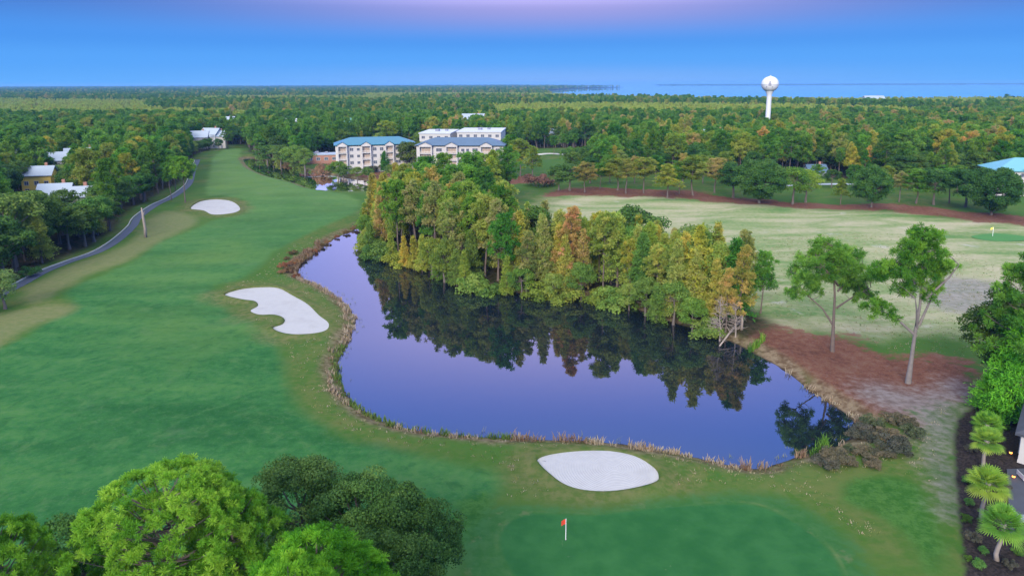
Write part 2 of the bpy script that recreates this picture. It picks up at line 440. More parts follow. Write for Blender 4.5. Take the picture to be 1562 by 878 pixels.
    c = t.mix(t.m('MULTIPLY', t.m('SUBTRACT', 1.0, t.smooth(bf, 1.6, 3.6)), .85), c, bank)
    c = t.mix(t.m('SUBTRACT', 1.0, t.smooth(L, .0, .7)), c, (.045, .036, .026))
    # far forest land
    far = t.mix(t.smooth(t.noise(p, .004, 5, .6), .4, .6), (.022, .050, .022), (.045, .085, .03))
    far = t.mix(t.smooth(t.noise(p, .05, 3, .6), .5, .7), far, (.018, .036, .018))
    c = t.mix(A('far'), c, far)
    c = t.mix(1.0, c, (.56, .56, .56), 'MULTIPLY')
    b = t.n('BsdfPrincipled', None, Base_Color=c, Roughness=.92)
    b.inputs['Specular IOR Level'].default_value = .03
    h = t.m('ADD', t.m('MULTIPLY', n_fin, .35), t.m('ADD', t.m('MULTIPLY', n_grit, .10), t.m('MULTIPLY', n_mid, .7)))
    t.set(b, 'Normal', t.n('Bump', None, Strength=.35, Distance=.5, Height=h).outputs[0])
    return t.surf(b)


GROUND = ground_material()
KEYS = ('range_in', 'fairway_in', 'bunker_in', 'mound_in', 'lush_in', 'green_in', 'fringe_in', 'straw_in', 'pale_in', 'mulch_in', 'wood_in', 'lake_out', 'far')


def zones(X, Y, far=0.0):
    D = {}
    D['lake_out'] = lake_out(X, Y)
    D['fairway_in'] = sdf(X, Y, FAIRWAY)
    D['range_in'] = sdf(X, Y, RANGE)
    D['bunker_in'] = np.maximum.reduce([sdf(X, Y, b) for b in BUNK])
    D['mound_in'] = np.maximum(sdf(X, Y, MOUND), sdf(X, Y, STRIP_L))
    D['lush_in'] = np.maximum(sdf(X, Y, PATCH), sdf(X, Y, PATCH2))
    D['green_in'] = sdf(X, Y, GREEN)
    D['fringe_in'] = sdf(X, Y, FRINGE)
    D['straw_in'] = np.maximum.reduce([sdf(X, Y, s) for s in (STRAW1, STRAW2, STRAW3)])
    D['pale_in'] = np.maximum.reduce([sdf(X, Y, PALE1), sdf(X, Y, PALE2), sdf(X, Y, PALE3) - 1.0])
    D['mulch_in'] = sdf(X, Y, MULCH)
    op = np.maximum.reduce([sdf(X, Y, q) for q in (OPEN_A, OPEN_B, OPEN_C)])
    D['wood_in'] = np.maximum(np.where(Y > 60, -op - 2.0, -99), sdf(X, Y, WOOD) - 1)
    D['far'] = np.full(X.shape, far)
    return D


def build_ground():
    ys = [-60.0]
    while ys[-1] < 640:
        y = ys[-1]
        ys.append(y + (4 if y < 24 else .8 if y < 170 else min(3.2, .8 + (y - 170) * .012)))
    ys = np.array(ys)
    xs = np.concatenate([np.arange(-520, -140, 5.0), np.arange(-140, 150, 1.0), np.arange(150, 521, 5.0)])
    X, Y = np.meshgrid(xs, ys)
    X, Y = X.ravel(), Y.ravel()
    D = zones(X, Y)
    Z = gz_arr(X, Y, D['lake_out'])
    nx, ny = len(xs), len(ys)
    i = np.arange(nx * ny).reshape(ny, nx)
    Q = np.stack([i[:-1, :-1], i[:-1, 1:], i[1:, 1:], i[1:, :-1]], -1).reshape(-1, 4)
    cen = lambda k: D[k][Q].mean(1)
    zone = np.zeros(len(Q), int)
    zone[cen('fairway_in') > 0] = 1
    zone[cen('straw_in') > 0] = 2
    zone[cen('mulch_in') > 0] = 3
    zone[cen('green_in') > 0] = 4
    zone[cen('lake_out') < 0] = 5
    V = np.stack([X, Y, Z], 1)
    names = [('ground', 'rough grass and bare soil of the golf course and woods'), ('fairway', 'mown green fairway sweeping along the pond'),
             ('pine_straw_ground', 'red brown pine straw ground under the pines'), ('planting_bed', 'dark mulched ground beside the grassy track'),
             ('putting_green', 'smooth putting green with the red flag'), ('pond_bed', 'dark ground under the pond water')]
    for k, (nm, lab) in enumerate(names):
        q = Q[zone == k]
        if not len(q): continue
        u, inv = np.unique(q, return_inverse=True)
        me = mesh_np(nm, V[u], inv.reshape(-1, 4), GROUND, attrs={a: D[a][u] for a in KEYS}, smooth=True)
        tag(link(nm, me), lab, 'ground' if k else 'land', kind='structure')
    return


build_ground()


def flat(name, P, z, mat, label, cat, attrs=None):
    """a flat sheet with a given outline"""
    me = bpy.data.meshes.new(name)
    me.from_pydata([(x, y, z) for x, y in P], [], [tuple(range(len(P)))])
    me.materials.append(mat); me.update()
    for k, v in (attrs or {}).items():
        a = me.attributes.new(k, 'FLOAT', 'POINT'); a.data.foreach_set('value', np.full(len(P), v, np.float32))
    return tag(link(name, me), label, cat, kind='structure')


# far country: forest land round the near sheet, coast to the right, sea beyond
FARA = {k: -500.0 for k in KEYS}; FARA['far'] = 1.0; FARA['lake_out'] = 500.0
COAST = [(13500, 1200), (3000, 1230), (1350, 1280), (945, 1300), (640, 1290), (430, 1310), (270, 1480), (160, 1780), (112, 2050), (108, 2400), (125, 2900), (165, 3600), (300, 4600), (520, 5400), (900, 6100), (1010, 6500), (700, 7000), (300, 8200), (100, 11000), (0, 14800)]
flat('far_land', [(-520, 640), (520, 640), (520, -60), (13500, -60)] + COAST + [(-13500, 14800), (-13500, -60), (-520, -60)], 0.0, GROUND, 'forested flat country running out to the horizon', 'land', FARA)


def water_mat(name, deep, bump, scale, refl, tint):
    t = NT(name)
    p = t.n('TexCoord').outputs[3]
    bn = t.n('Bump', None, Strength=bump, Distance=.1, Height=t.noise(p, scale, 3, .6))
    d = t.n('BsdfDiffuse', None, Color=deep)
    gl = t.n('BsdfGlossy', None, Color=tint, Roughness=.015, Normal=bn.outputs[0])
    fr = t.n('Fresnel', None, IOR=1.33)
    f = t.m('ADD', refl, t.m('MULTIPLY', fr.outputs[0], 1 - refl))
    return t.surf(t.n('MixShader', None, _0=f, _1=d, _2=gl))


SEA = water_mat('sea_water', (.16, .42, .85), .08, .05, .12, (1, 1, 1))  # bright diffuse blue stands in for sky light reflected off the sea
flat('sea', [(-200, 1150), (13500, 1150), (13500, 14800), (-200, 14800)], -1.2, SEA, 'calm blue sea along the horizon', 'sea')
POND = water_mat('pond_water', (.006, .010, .016), .05, .35, .13, (1, 1, 1))


def grown(P, d):
    P = np.asarray(P); n = len(P)
    T = np.roll(P, -1, 0) - np.roll(P, 1, 0)
    N = np.stack([T[:, 1], -T[:, 0]], 1) / (np.linalg.norm(T, axis=1)[:, None] + 1e-9)
    area = np.sum(P[:, 0] * np.roll(P[:, 1], -1) - np.roll(P[:, 0], -1) * P[:, 1])
    return P + N * (d if area > 0 else -d)


flat('pond_water', grown(LAKE, 1.2), WZ, POND, 'dark mirror-like pond in front of the wooded point', 'pond')
flat('channel_water', grown(CHANNEL, 1.2), WZ, POND, 'narrow water channel beyond the fairway', 'channel')

# barrier island on the horizon
mb = MB()
prof = [(2600 + i * 230 , 12400 + 160 * math.sin(i * .9), 9 + 7 * abs(math.sin(i * 1.7)) ) for i in range(60)]
for (x, y, h), (x2, y2, h2) in zip(prof[:-1], prof[1:]):
    mb.add([(x, y, -1.15), (x2, y2, -1.15), (x2, y2 + 60, h2), (x, y + 60, h), (x, y + 900, -1.15), (x2, y2 + 900, -1.15)], [(0, 1, 2, 3), (3, 2, 5, 4)])
def far_mat():
    t = NT('far_island')
    p = t.n('TexCoord').outputs[3]
    return t.surf(t.n('BsdfDiffuse', None, Color=t.mix(t.noise(p, .01, 4), (.02, .045, .03), (.05, .08, .04))))
FARM = far_mat()
tag(mb.build('barrier_island_land', FARM), 'thin dark island strip on the sea horizon', 'island', kind='structure')


# ------------------------------------------------------------------ bunkers
def sand_mat():
    t = NT('bunker_sand')
    p = t.n('TexCoord').outputs[3]
    n = t.noise(p, 1.2, 5, .6); n2 = t.noise(p, .25, 3)
    w = t.n('TexWave', {'wave_type': 'RINGS', 'rings_direction': 'Z'}, Vector=t.n('Mapping', None, Vector=p, Location=(-11, -70, 0)).outputs[0], Scale=1.1, Distortion=2.5, Detail=2.0, Detail_Scale=.6)
    c = t.mix(n, (.33, .325, .325), (.40, .395, .395))
    c = t.mix(t.m('MULTIPLY', t.smooth(n2, .5, .7), .35), c, (.28, .27, .265))
    b = t.n('BsdfPrincipled', None, Base_Color=c, Roughness=.95)
    b.inputs['Specular IOR Level'].default_value = .1
    h = t.m('ADD', t.m('MULTIPLY', w.outputs[1], .25), t.m('MULTIPLY', n, .5))
    t.set(b, 'Normal', t.n('Bump', None, Strength=.42, Distance=.25, Height=h).outputs[0])
    return t.surf(b)


SAND = sand_mat()
SANDL = ['small scalloped sand bunker on the far fairway by the cart path', 'lobed white sand bunker beside the reedy pond shore', 'oval white sand bunker between pond and putting green']
for k, P in enumerate(BUNK):
    gx = np.arange(P[:, 0].min() - 1, P[:, 0].max() + 1, .4); gy = np.arange(P[:, 1].min() - 1, P[:, 1].max() + 1, .4)
    # sand sheet: rings from the lip inwards
    n = len(P)
    rings = [P, grown(P, -.5), grown(P, -1.1)]
    d0 = lake_out(P[:, 0], P[:, 1])
    V = []
    for r, dz in zip(rings, (.03, .035, .04)):
        z = gz_arr(r[:, 0], r[:, 1]) + dz
        V += [(x, y, zz) for (x, y), zz in zip(r, z)]
    # interior as a draped grid would poke through itself: a fan of the inner ring over a mean level is flat enough
    me = bpy.data.meshes.new('sand_bunker')
    Fc = [(a * n + i, a * n + (i + 1) % n, (a + 1) * n + (i + 1) % n, (a + 1) * n + i) for a in (0, 1) for i in range(n)]
    from mathutils.geometry import delaunay_2d_cdt
    inner = [Vector(p) for p in rings[2]]
    ins = sdf(*[q.ravel() for q in np.meshgrid(gx[::5], gy[::5])], rings[2])
    GX, GY = [q.ravel() for q in np.meshgrid(gx[::5], gy[::5])]
    pts = inner + [Vector((a, b)) for a, b, s in zip(GX, GY, ins) if s > .8]
    vo, eo, fo, *_ = delaunay_2d_cdt(pts, [(i, (i + 1) % n) for i in range(n)], [], 1, 1e-5)
    base = len(V)
    vx = np.array([[v.x, v.y] for v in vo])
    zz = gz_arr(vx[:, 0], vx[:, 1]) + .04
    V += [(a, b, c) for (a, b), c in zip(vx, zz)]
    Fc += [tuple(i + base for i in f) for f in fo]
    me.from_pydata(V, [], Fc); me.materials.append(SAND); me.update()
    me.polygons.foreach_set('use_smooth', [True] * len(me.polygons))
    tag(link('sand_bunker', me), SANDL[k], 'bunker', 'sand bunkers', kind='structure')
    # turf lip
    m = 5
    offs = [(2.2, -.03), (1.0, .10), (.35, .40), (-.05, .34), (-.18, .0)]
    LV = []
    ln = np.array([.55 + .45 * math.sin(i / n * 6.28 * 2 + k) for i in range(n)])
    for o, dz in offs:
        r = grown(P, o)
        z = gz_arr(r[:, 0], r[:, 1]) + np.where(dz > 0.05, dz * ln + .03, dz)
        LV.append(np.stack([r[:, 0], r[:, 1], z], 1))
    LV = np.concatenate(LV)
    q = np.array([(a * n + i, a * n + (i + 1) % n, (a + 1) * n + (i + 1) % n, (a + 1) * n + i) for a in range(m - 1) for i in range(n)])
    D = zones(LV[:, 0], LV[:, 1])
    me = mesh_np('turf_lip', LV, q, GROUND, attrs={a: D[a] for a in KEYS}, smooth=True)
    tag(link('bunker_turf_lip', me), 'turf lip round the ' + SANDL[k], 'turf lip', 'turf lips round the bunkers', kind='structure')

# ------------------------------------------------------------------ cart path
def asphalt():
    t = NT('path_asphalt')
    p = t.n('TexCoord').outputs[3]
    c = t.mix(t.noise(p, .5, 5, .65), (.035, .045, .075), (.07, .085, .12))
    b = t.n('BsdfPrincipled', None, Base_Color=c, Roughness=.8)
    return t.surf(b)


def strip(P, offs, name, mat, dz, label, cat):
    P = np.asarray(P); T = np.gradient(P, axis=0)
    N = np.stack([-T[:, 1], T[:, 0]], 1) / np.linalg.norm(T, axis=1)[:, None]
    V = []
    for o, h in offs:
        r = P + N * o
        V += [(a, b, c + h + dz) for (a, b), c in zip(r, gz_arr(r[:, 0], r[:, 1]))]
    n, k = len(P), len(offs)
    Q = [(a * n + i, a * n + i + 1, (a + 1) * n + i + 1, (a + 1) * n + i) for a in range(k - 1) for i in range(n - 1)]
    me = mesh_np(name, np.array(V), np.array(Q), mat, smooth=False)
    return tag(link(name, me), label, cat, kind='structure')


strip(PATH, [(-1.15, -.1), (-1.1, .09), (0, .12), (1.1, .09), (1.15, -.1)], 'cart_path', asphalt(), 0.0, 'narrow blue-grey asphalt cart path along the wood', 'path')
strip(PATH, [(1.4, -.1), (1.4, .26), (1.6, .26), (1.6, -.1)], 'path_kerb', M['concrete'], 0.0, 'low pale kerb on the wooded side of the cart path', 'kerb')
pk = gp([(296, 230), (320, 224), (345, 219)])
strip(smooth_poly(gp([(905, 240), (870, 236), (840, 234), (815, 236)]), 4, False), [(-2.6, 0.02), (0, .06), (2.6, .02)], 'service_road', M['concrete'], .05, 'pale drive beyond the far green clearing', 'road')
strip(smooth_poly(gp([(1200, 284), (1262, 281), (1300, 279)]), 4, False), [(-2, 0.02), (0, .06), (2, .02)], 'service_road', M['grey_wall'], .05, 'pale drive behind the round oaks of the far row', 'road')

# ------------------------------------------------------------------ sky, sun, haze
SUN_EL, SUN_AZ = 26.0, 196.0        # azimuth clockwise from the view direction: behind the camera
def build_world():
    t = NT('World', True)
    S.world = t.id
    p = t.n('TexCoord').outputs[0]
    xyz = t.n('SeparateXYZ', None, _0=p)
    z = xyz.outputs[2]
    az = t.m('ARCTAN2', xyz.outputs[0], xyz.outputs[1])
    base = t.ramp(t.m('MULTIPLY', z, 1.0), [(0.0, (.105, .41, .96)), (.03, (.078, .36, .94)), (.06, (.052, .29, .86)), (.105, (.035, .19, .64)), (.20, (.15, .48, 1.8)), (.42, (.17, .56, 2.2)), (.62, (.9, 1.05, 1.35)), (1.0, (2.1, 2.15, 2.25))], 'EASE')
    pink = t.ramp(z, [(.05, (0, 0, 0)), (.11, (.80, .80, .80)), (.20, (1, 1, 1)), (.33, (.95, .95, .95)), (.50, (.18, .18, .18)), (.62, (0, 0, 0))], 'EASE')
    azw = t.m('POWER', 2.718, t.m('MULTIPLY', -1.0, t.m('POWER', t.m('DIVIDE', t.m('ADD', az, -.06), .40), 2.0)))
    pm = t.m('MULTIPLY', pink, azw)
    warm_h = t.m('MULTIPLY', t.m('MULTIPLY', t.smooth(t.m('MULTIPLY', z, -1.0), -.035, .0), azw), .35)
    CPINK = t.ramp(z, [(.10, (.44, .38, .80)), (.17, (1.6, 1.38, 2.45)), (.34, (1.5, 1.32, 2.5)), (.45, (.9, .92, 2.4))])
    c = t.mix(pm, base, CPINK)
    c = t.mix(warm_h, c, (.38, .48, .90))
    sky = t.n('TexSky', {'sky_type': 'NISHITA', 'sun_disc': False, 'sun_elevation': R(SUN_EL), 'sun_rotation': R(SUN_AZ), 'air_density': 1.0, 'dust_density': 1.5})
    b1 = t.n('Background', None, Color=c, Strength=SKY_K)
    b2 = t.n('Background', None, Color=sky.outputs[0], Strength=NISH_K)
    a = t.n('AddShader', None, _0=b1, _1=b2)
    t.t.links.new(a.outputs[0], t.out.inputs[0])


SKY_K, NISH_K, SUN_K = 1.0, .006, 5.0
build_world()
sl = bpy.data.lights.new('sun', 'SUN')
sl.energy = SUN_K; sl.angle = R(24); sl.color = (1.0, .91, .76)
so = bpy.data.objects.new('sun', sl); COL.objects.link(so)
sd = Vector((math.sin(R(SUN_AZ)) * math.cos(R(SUN_EL)), math.cos(R(SUN_AZ)) * math.cos(R(SUN_EL)), math.sin(R(SUN_EL))))
so.rotation_euler = sd.to_track_quat('Z', 'Y').to_euler()
so.location = sd * 100 + Vector((0, 0, 60))


def build_haze():
    t = NT('haze_air')
    v = t.n('VolumePrincipled', None, Color=(.22, .52, 1.0), Density=HAZE_D, Anisotropy=0.0)
    t.t.links.new(v.outputs[0], t.out.inputs[1])
    mb = MB(); mb.box(-13900, 13900, -70, 14900, -4.2, 52)
    tag(mb.build('haze', t.id), 'thin blue evening haze over the whole plain', 'haze', kind='stuff')


HAZE_D = .00008
build_haze()
vs = S.view_settings
vs.view_transform = 'Standard'; vs.look = 'None'; vs.exposure = 0.0; vs.gamma = 1.0; vs.use_curve_mapping = False
cy = S.cycles
cy.use_denoising = True
cy.max_bounces = 6; cy.diffuse_bounces = 3; cy.glossy_bounces = 2; cy.transmission_bounces = 3; cy.volume_bounces = 0
cy.sample_clamp_indirect = 6
# ------------------------------------------------------------------ tree shapes
def unit(v): return v / (np.linalg.norm(v, axis=-1, keepdims=True) + 1e-9)


def tubes_np(paths, k):
    """many tapered tubes: [(points (n,3), radii)]"""
    V, Q, n0 = [], [], 0
    for P, r in paths:
        P = np.asarray(P, float); n = len(P)
        d = unit(np.gradient(P, axis=0))
        a = unit(np.cross(d, np.where(np.abs(d[:, 2:3]) > .9, [[1., 0, 0]], [[0, 0, 1.]])))
        b = np.cross(d, a)
        th = np.arange(k) * 2 * math.pi / k
        ring = P[:, None] + (a[:, None] * np.cos(th)[None, :, None] + b[:, None] * np.sin(th)[None, :, None]) * np.asarray(r)[:, None, None]
        V.append(ring.reshape(-1, 3))
        i = np.arange(n * k).reshape(n, k)
        Q.append(np.stack([i[:-1], np.roll(i[:-1], -1, 1), np.roll(i[1:], -1, 1), i[1:]], -1).reshape(-1, 4) + n0)
        n0 += n * k
    return np.concatenate(V), np.concatenate(Q)


def needles(rng, C, Rr, N, w, up=.35, tint=None, inner=.15):
    """tufts of narrow blades round each centre"""
    m = len(C)
    d = rng.normal(size=(m, N, 3)); d[..., 2] += up * 1.2
    d = unit(d)
    C = np.asarray(C)[:, None]; Rr = np.asarray(Rr)[:, None, None]
    ln = rng.uniform(.72, 1.05, (m, N, 1))
    p0 = C + d * Rr * inner
    p1 = C + d * Rr * ln
    s = unit(np.cross(d, rng.normal(size=(m, N, 3)))) * w * .5
    V = np.stack([p0 - s * .7, p0 + s * .7, p1 + s, p1 - s], 2).reshape(-1, 3)
    Q = np.arange(m * N * 4).reshape(-1, 4)
    tt = (np.asarray(tint)[:, None] + rng.normal(0, .10, (m, N))).clip(0, 1).ravel()
    return V, Q, tt


def leaves(rng, C, Rr, N, size, flat=.8, tint=None, shell=(.62, 1.05), down=-.35):
    """leafy clumps: leaf-sized faces lying roughly over each clump's surface"""
    m = len(C)
    d = rng.normal(size=(m, N, 3)); d = unit(d)
    d[..., 2] = np.where(d[..., 2] < down, -d[..., 2], d[..., 2])
    C = np.asarray(C)[:, None]; Rr = np.asarray(Rr)[:, None, None]
    p = C + d * Rr * rng.uniform(*shell, (m, N, 1)) * np.array([1, 1, flat])
    nrm = unit(d + .55 * rng.normal(size=(m, N, 3)))
    a = unit(np.cross(nrm, rng.normal(size=(m, N, 3)))); b = np.cross(nrm, a)
    sz = size * rng.uniform(.6, 1.25, (m, N, 1)) * .5
    V = np.stack([p - a * sz, p - b * sz * .65, p + a * sz, p + b * sz * .65], 2).reshape(-1, 3)
    Q = np.arange(m * N * 4).reshape(-1, 4)
    tt = (np.asarray(tint)[:, None] + rng.normal(0, .13, (m, N))).clip(0, 1).ravel()
    return V, Q, tt


def trunk_path(rng, H, r0, lean=.03, n=9, taper=.12):
    t = np.linspace(0, 1, n)
    w = np.cumsum(rng.normal(0, lean, (n, 2)), 0) * H / n * 2
    w -= w[0]
    P = np.stack([w[:, 0], w[:, 1], t * H], 1)
    P[0, 2] = -.4
    r = r0 * (1 - t * (1 - taper)); r[0] *= 1.35
    return P, r


def at(P, z):
    return np.array([np.interp(z, P[:, 2], P[:, i]) for i in range(3)])


def pine_shape(seed, H=19, base=.5, Rc=3.6, nb=22, per=4, N=34, pr=.95, w=.17, top='round', sides=6, r0=.24, fill=1.0, up=.35):
    rng = np.random.default_rng(seed)
    P, r = trunk_path(rng, H * .97, r0)
    paths = [(P, r)]
    C, Rr, tn = [], [], []
    for i in range(nb):
        u = (i + rng.uniform(.1, .9)) / nb
        z = H * (base + (.97 - base) * u)
        prof = {'round': math.sin(math.pi * min(1, (.16 + .80 * u))) ** .7, 'cone': 1.05 - .92 * u, 'flat': .55 + .5 * u - .45 * max(0, u - .75) * 4 * .6, 'open': .95 - .55 * u}[top]
        L = Rc * prof * rng.uniform(.7, 1.12)
        az = i * 2.39996 + rng.normal(0, .35)
        el = R(-5 + 50 * u + rng.normal(0, 8))
        p0 = at(P, z)
        dirv = np.array([math.cos(az) * math.cos(el), math.sin(az) * math.cos(el), math.sin(el)])
        p1 = p0 + dirv * L * .55 + np.array([0, 0, -.05 * L])
        p2 = p0 + dirv * L + np.array([0, 0, .10 * L])
        paths.append((np.array([p0, p1, p2]), np.array([.075, .05, .02]) * (H / 18) * (1.25 - .6 * u)))
        bt = rng.uniform(.2, .8)
        for k in range(per):
            f = 1 - .55 * (k / max(1, per - 1)) if per > 1 else 1
            q = p0 + (p2 - p0) * f
            jit = rng.normal(0, .16 * L + .25, 3) * (0.25 if k == 0 else 1); jit[2] *= .5
            C.append(q + jit); Rr.append(pr * rng.uniform(.75, 1.2) * (.75 + .25 * prof)); tn.append(np.clip(bt + rng.normal(0, .16), 0, 1))
    for k in range(3):
        C.append(P[-1] + rng.normal(0, .35, 3) + [0, 0, .1]); Rr.append(pr * .8); tn.append(.6)
    # dead stubs below the crown
    for k in range(5):
        z = H * rng.uniform(base * .55, base); az = rng.uniform(0, 6.28); p0 = at(P, z)
        paths.append((np.array([p0, p0 + np.array([math.cos(az), math.sin(az), .1]) * rng.uniform(.5, 1.4)]), np.array([.04, .015])))
    tv, tq = tubes_np([paths[0]], sides)
    bv, bq = tubes_np(paths[1:1 + nb], 4)
    sv, sq = tubes_np(paths[1 + nb:], 3)
    TV = np.concatenate([tv, bv, sv]); TQ = np.concatenate([tq, bq + len(tv), sq + len(tv) + len(bv)])
    CV, CQ, ct = needles(rng, C, Rr, N, w, up, tn)
    return TV, TQ, CV, CQ, ct


def oak_shape(seed, H=12, Rc=5.0, ncl=46, N=150, rc=1.45, size=.42, low=.22, flat=.8, sides=6, squash=1.0):
    rng = np.random.default_rng(seed)
    P, r = trunk_path(rng, H * .62, .33, .04, 6, .35)
    paths = [(P, r)]
    C, Rr, tn = [], [], []
    cz = H * (low + (1 - low) * .5); hz = H * (1 - low) * .5 - rc * .6
    for i in range(ncl):
        d = unit(rng.normal(size=3) + [0, 0, .25])
        rad = rng.uniform(.55, 1.0) ** .6
        wob = 1 + .22 * math.sin(3 * math.atan2(d[1], d[0]) + seed)
        c = np.array([d[0] * (Rc - rc * .6) * rad * wob, d[1] * (Rc - rc * .6) * rad * wob * squash, cz + d[2] * hz * rad])
        C.append(c); Rr.append(rc * rng.uniform(.62, 1.2)); tn.append(np.clip(.5 + .2 * rng.normal(), 0.05, .95))
    C = np.array(C)
    for i in range(0, ncl, 4):
        z0 = min(H * .55, max(H * low * .8, C[i][2] - .35 * math.hypot(C[i][0], C[i][1])))
        p0 = at(P, z0); mid = (p0 + C[i]) / 2 + [0, 0, -.05 * H]
        paths.append((np.array([p0, mid, C[i]]), np.array([.15, .09, .03]) * H / 12))
    tv, tq = tubes_np(paths[:1], sides); bv, bq = tubes_np(paths[1:], 4)
    CV, CQ, ct = leaves(rng, C, Rr, N, size, flat, tn)
    return np.concatenate([tv, bv]), np.concatenate([tq, bq + len(tv)]), CV, CQ, ct


def cypress_shape(seed, H=16, Rc=3.2, nb=60, N=60, w=.22, base=.12, power=.85, sides=6, bare=.0, tips=1.0):
    """feathery conical tree: whorls of flat drooping sprays"""
    rng = np.random.default_rng(seed)
    P, r = trunk_path(rng, H, .24, .02, 8, .08)
    paths = []
    VV, TT = [], []
    for i in range(nb):
        u = (i + rng.uniform(0, 1)) / nb
        z = H * (base + (.99 - base) * u)
        L = Rc * (1 - u) ** power * rng.uniform(.65, 1.15) + .35
        az = i * 2.39996 + rng.normal(0, .4)
        el = R(5 + 35 * u + rng.normal(0, 8))
        p0 = at(P, z)
        dv = np.array([math.cos(az) * math.cos(el), math.sin(az) * math.cos(el), math.sin(el)])
        p2 = p0 + dv * L + [0, 0, -.12 * L]
        paths.append((np.array([p0, p0 + dv * L * .5, p2]), np.array([.05, .03, .012])))
        if rng.uniform() < bare: continue
        n = int(N * (.45 + .75 * L / Rc))
        f = rng.uniform(.18, 1.05, (n, 1)) ** .7
        q = p0 + dv * L * f + np.array([0, 0, -.12 * L]) * f ** 2
        q = q + rng.normal(0, 1, (n, 3)) * np.array([.42, .42, .28]) * (.35 + .25 * L)
        dd = unit(dv * .6 + rng.normal(0, .7, (n, 3)) + [0, 0, -.1])
        ln = rng.uniform(.35, .75, (n, 1)) * tips
        s = unit(np.cross(dd, rng.normal(size=(n, 3)) + [0, 0, 1.2])) * w * .5
        VV.append(np.stack([q - s, q + s, q + dd * ln + s * .5, q + dd * ln - s * .5], 1).reshape(-1, 3))
        TT.append(np.clip(rng.uniform(.25, .75) + rng.normal(0, .12, n), 0, 1))
    CV = np.concatenate(VV); ct = np.concatenate(TT)
    CQ = np.arange(len(CV)).reshape(-1, 4)
    tv, tq = tubes_np([(P, r)], sides); bv, bq = tubes_np(paths, 3)
    return np.concatenate([tv, bv]), np.concatenate([tq, bq + len(tv)]), CV, CQ, ct


def shrub_shape(seed, H=3.5, Rc=2.4, ncl=22, N=120, rc=.85, size=.3):
    rng = np.random.default_rng(seed)
    C, Rr, tn, paths = [], [], [], []
    for i in range(ncl):
        a = rng.uniform(0, 6.28); q = math.sqrt(rng.uniform(0, 1)) * (Rc - rc * .5)
        zmax = (H - rc * .8) * (1 - .55 * (q / Rc) ** 2)
        z = rng.uniform(.25, 1) * zmax
        C.append([math.cos(a) * q, math.sin(a) * q, max(rc * .45, z)]); Rr.append(rc * rng.uniform(.7, 1.2)); tn.append(np.clip(.5 + .2 * rng.normal(), .05, .95))
        if i % 3 == 0: paths.append((np.array([[math.cos(a) * .2, math.sin(a) * .2, -.3], C[-1]]), np.array([.06, .02])))
    tv, tq = tubes_np(paths, 4)
    CV, CQ, ct = leaves(rng, C, Rr, N, size, .85, tn)
    return tv, tq, CV, CQ, ct


def dead_shape(seed, H=8, Rc=2.5, nb=40, twigs=9):
    """bare grey-brown branching: stem and twigs"""
    rng = np.random.default_rng(seed)
    P, r = trunk_path(rng, H, .16, .05, 8, .1)
    paths = [(P, r)]; tw = []
    for i in range(nb):
        u = rng.uniform(.12, .98); p0 = at(P, H * u); az = rng.uniform(0, 6.28); L = Rc * rng.uniform(.4, 1.1) * (1.1 - .6 * u)
        dv = unit(np.array([math.cos(az), math.sin(az), rng.uniform(.0, 1.0)]))
        p2 = p0 + dv * L
        paths.append((np.array([p0, (p0 + p2) / 2 + rng.normal(0, .12, 3), p2]), np.array([.05, .035, .015])))
        for k in range(twigs):
            q = p0 + (p2 - p0) * rng.uniform(.3, 1); e = unit(dv + rng.normal(0, .8, 3))
            tw.append((np.array([q, q + e * rng.uniform(.4, 1.0)]), np.array([.022, .01])))
    tv, tq = tubes_np(paths[:1], 6); bv, bq = tubes_np(paths[1:], 4); wv, wq = tubes_np(tw, 3)
    return tv, tq, np.concatenate([bv, wv]), np.concatenate([bq, wq + len(bv)]), None


def dome_pine(seed, H, Rc, hz, nclu=175, N=60):
    """close pine: a broad dome of packed needle tufts on upswept branches"""
    rng = np.random.default_rng(seed)
    P, r = trunk_path(rng, H * .96, .28)
    paths = [(P, r)]; C, Rr, tn = [], [], []
    cen = np.array([P[-3][0], P[-3][1], H - hz])
    pts = []
    while len(pts) < nclu:
        d = unit(rng.normal(size=3)); d[2] = abs(d[2]) if rng.uniform() < .8 else -abs(d[2]) * .35
        lump = 1 + .13 * math.sin(3 * math.atan2(d[1], d[0]) + seed) + .06 * math.sin(7 * math.atan2(d[1], d[0]) + 5 * d[2])
        q = cen + d * np.array([Rc * lump, Rc * lump, hz * .93]) * (rng.uniform(.90, 1.0) if rng.uniform() < .78 else rng.uniform(.55, .85))
        if all(((q - p) ** 2).sum() > .72 for p in pts) or rng.uniform() < .08: pts.append(q)
    for i, q in enumerate(pts):
        bt = np.clip(.5 + .2 * rng.normal(), .08, .92)
        out = unit(q - cen)
        m = rng.integers(12, 17)
        for k in range(m):
            j = rng.normal(0, 1, 3); j -= out * (j @ out) * .7
            C.append(q + j * .29); Rr.append(rng.uniform(.24, .36)); tn.append(np.clip(bt + rng.normal(0, .12), 0, 1))
        z0 = np.clip(q[2] - .55 * math.hypot(q[0] - cen[0], q[1] - cen[1]) - .5, H * .5, H * .93)
        p0 = at(P, z0); mid_ = p0 * .45 + q * .55 - np.array([0, 0, .3])
        paths.append((np.array([p0, mid_, q]), np.array([.06, .035, .012])))
    tv, tq = tubes_np(paths[:1], 10); bv, bq = tubes_np(paths[1:], 5)
    CV, CQ, ct = needles(rng, C, Rr, N, .026, .25, tn, .05)
    return np.concatenate([tv, bv]), np.concatenate([tq, bq + len(tv)]), CV, CQ, ct


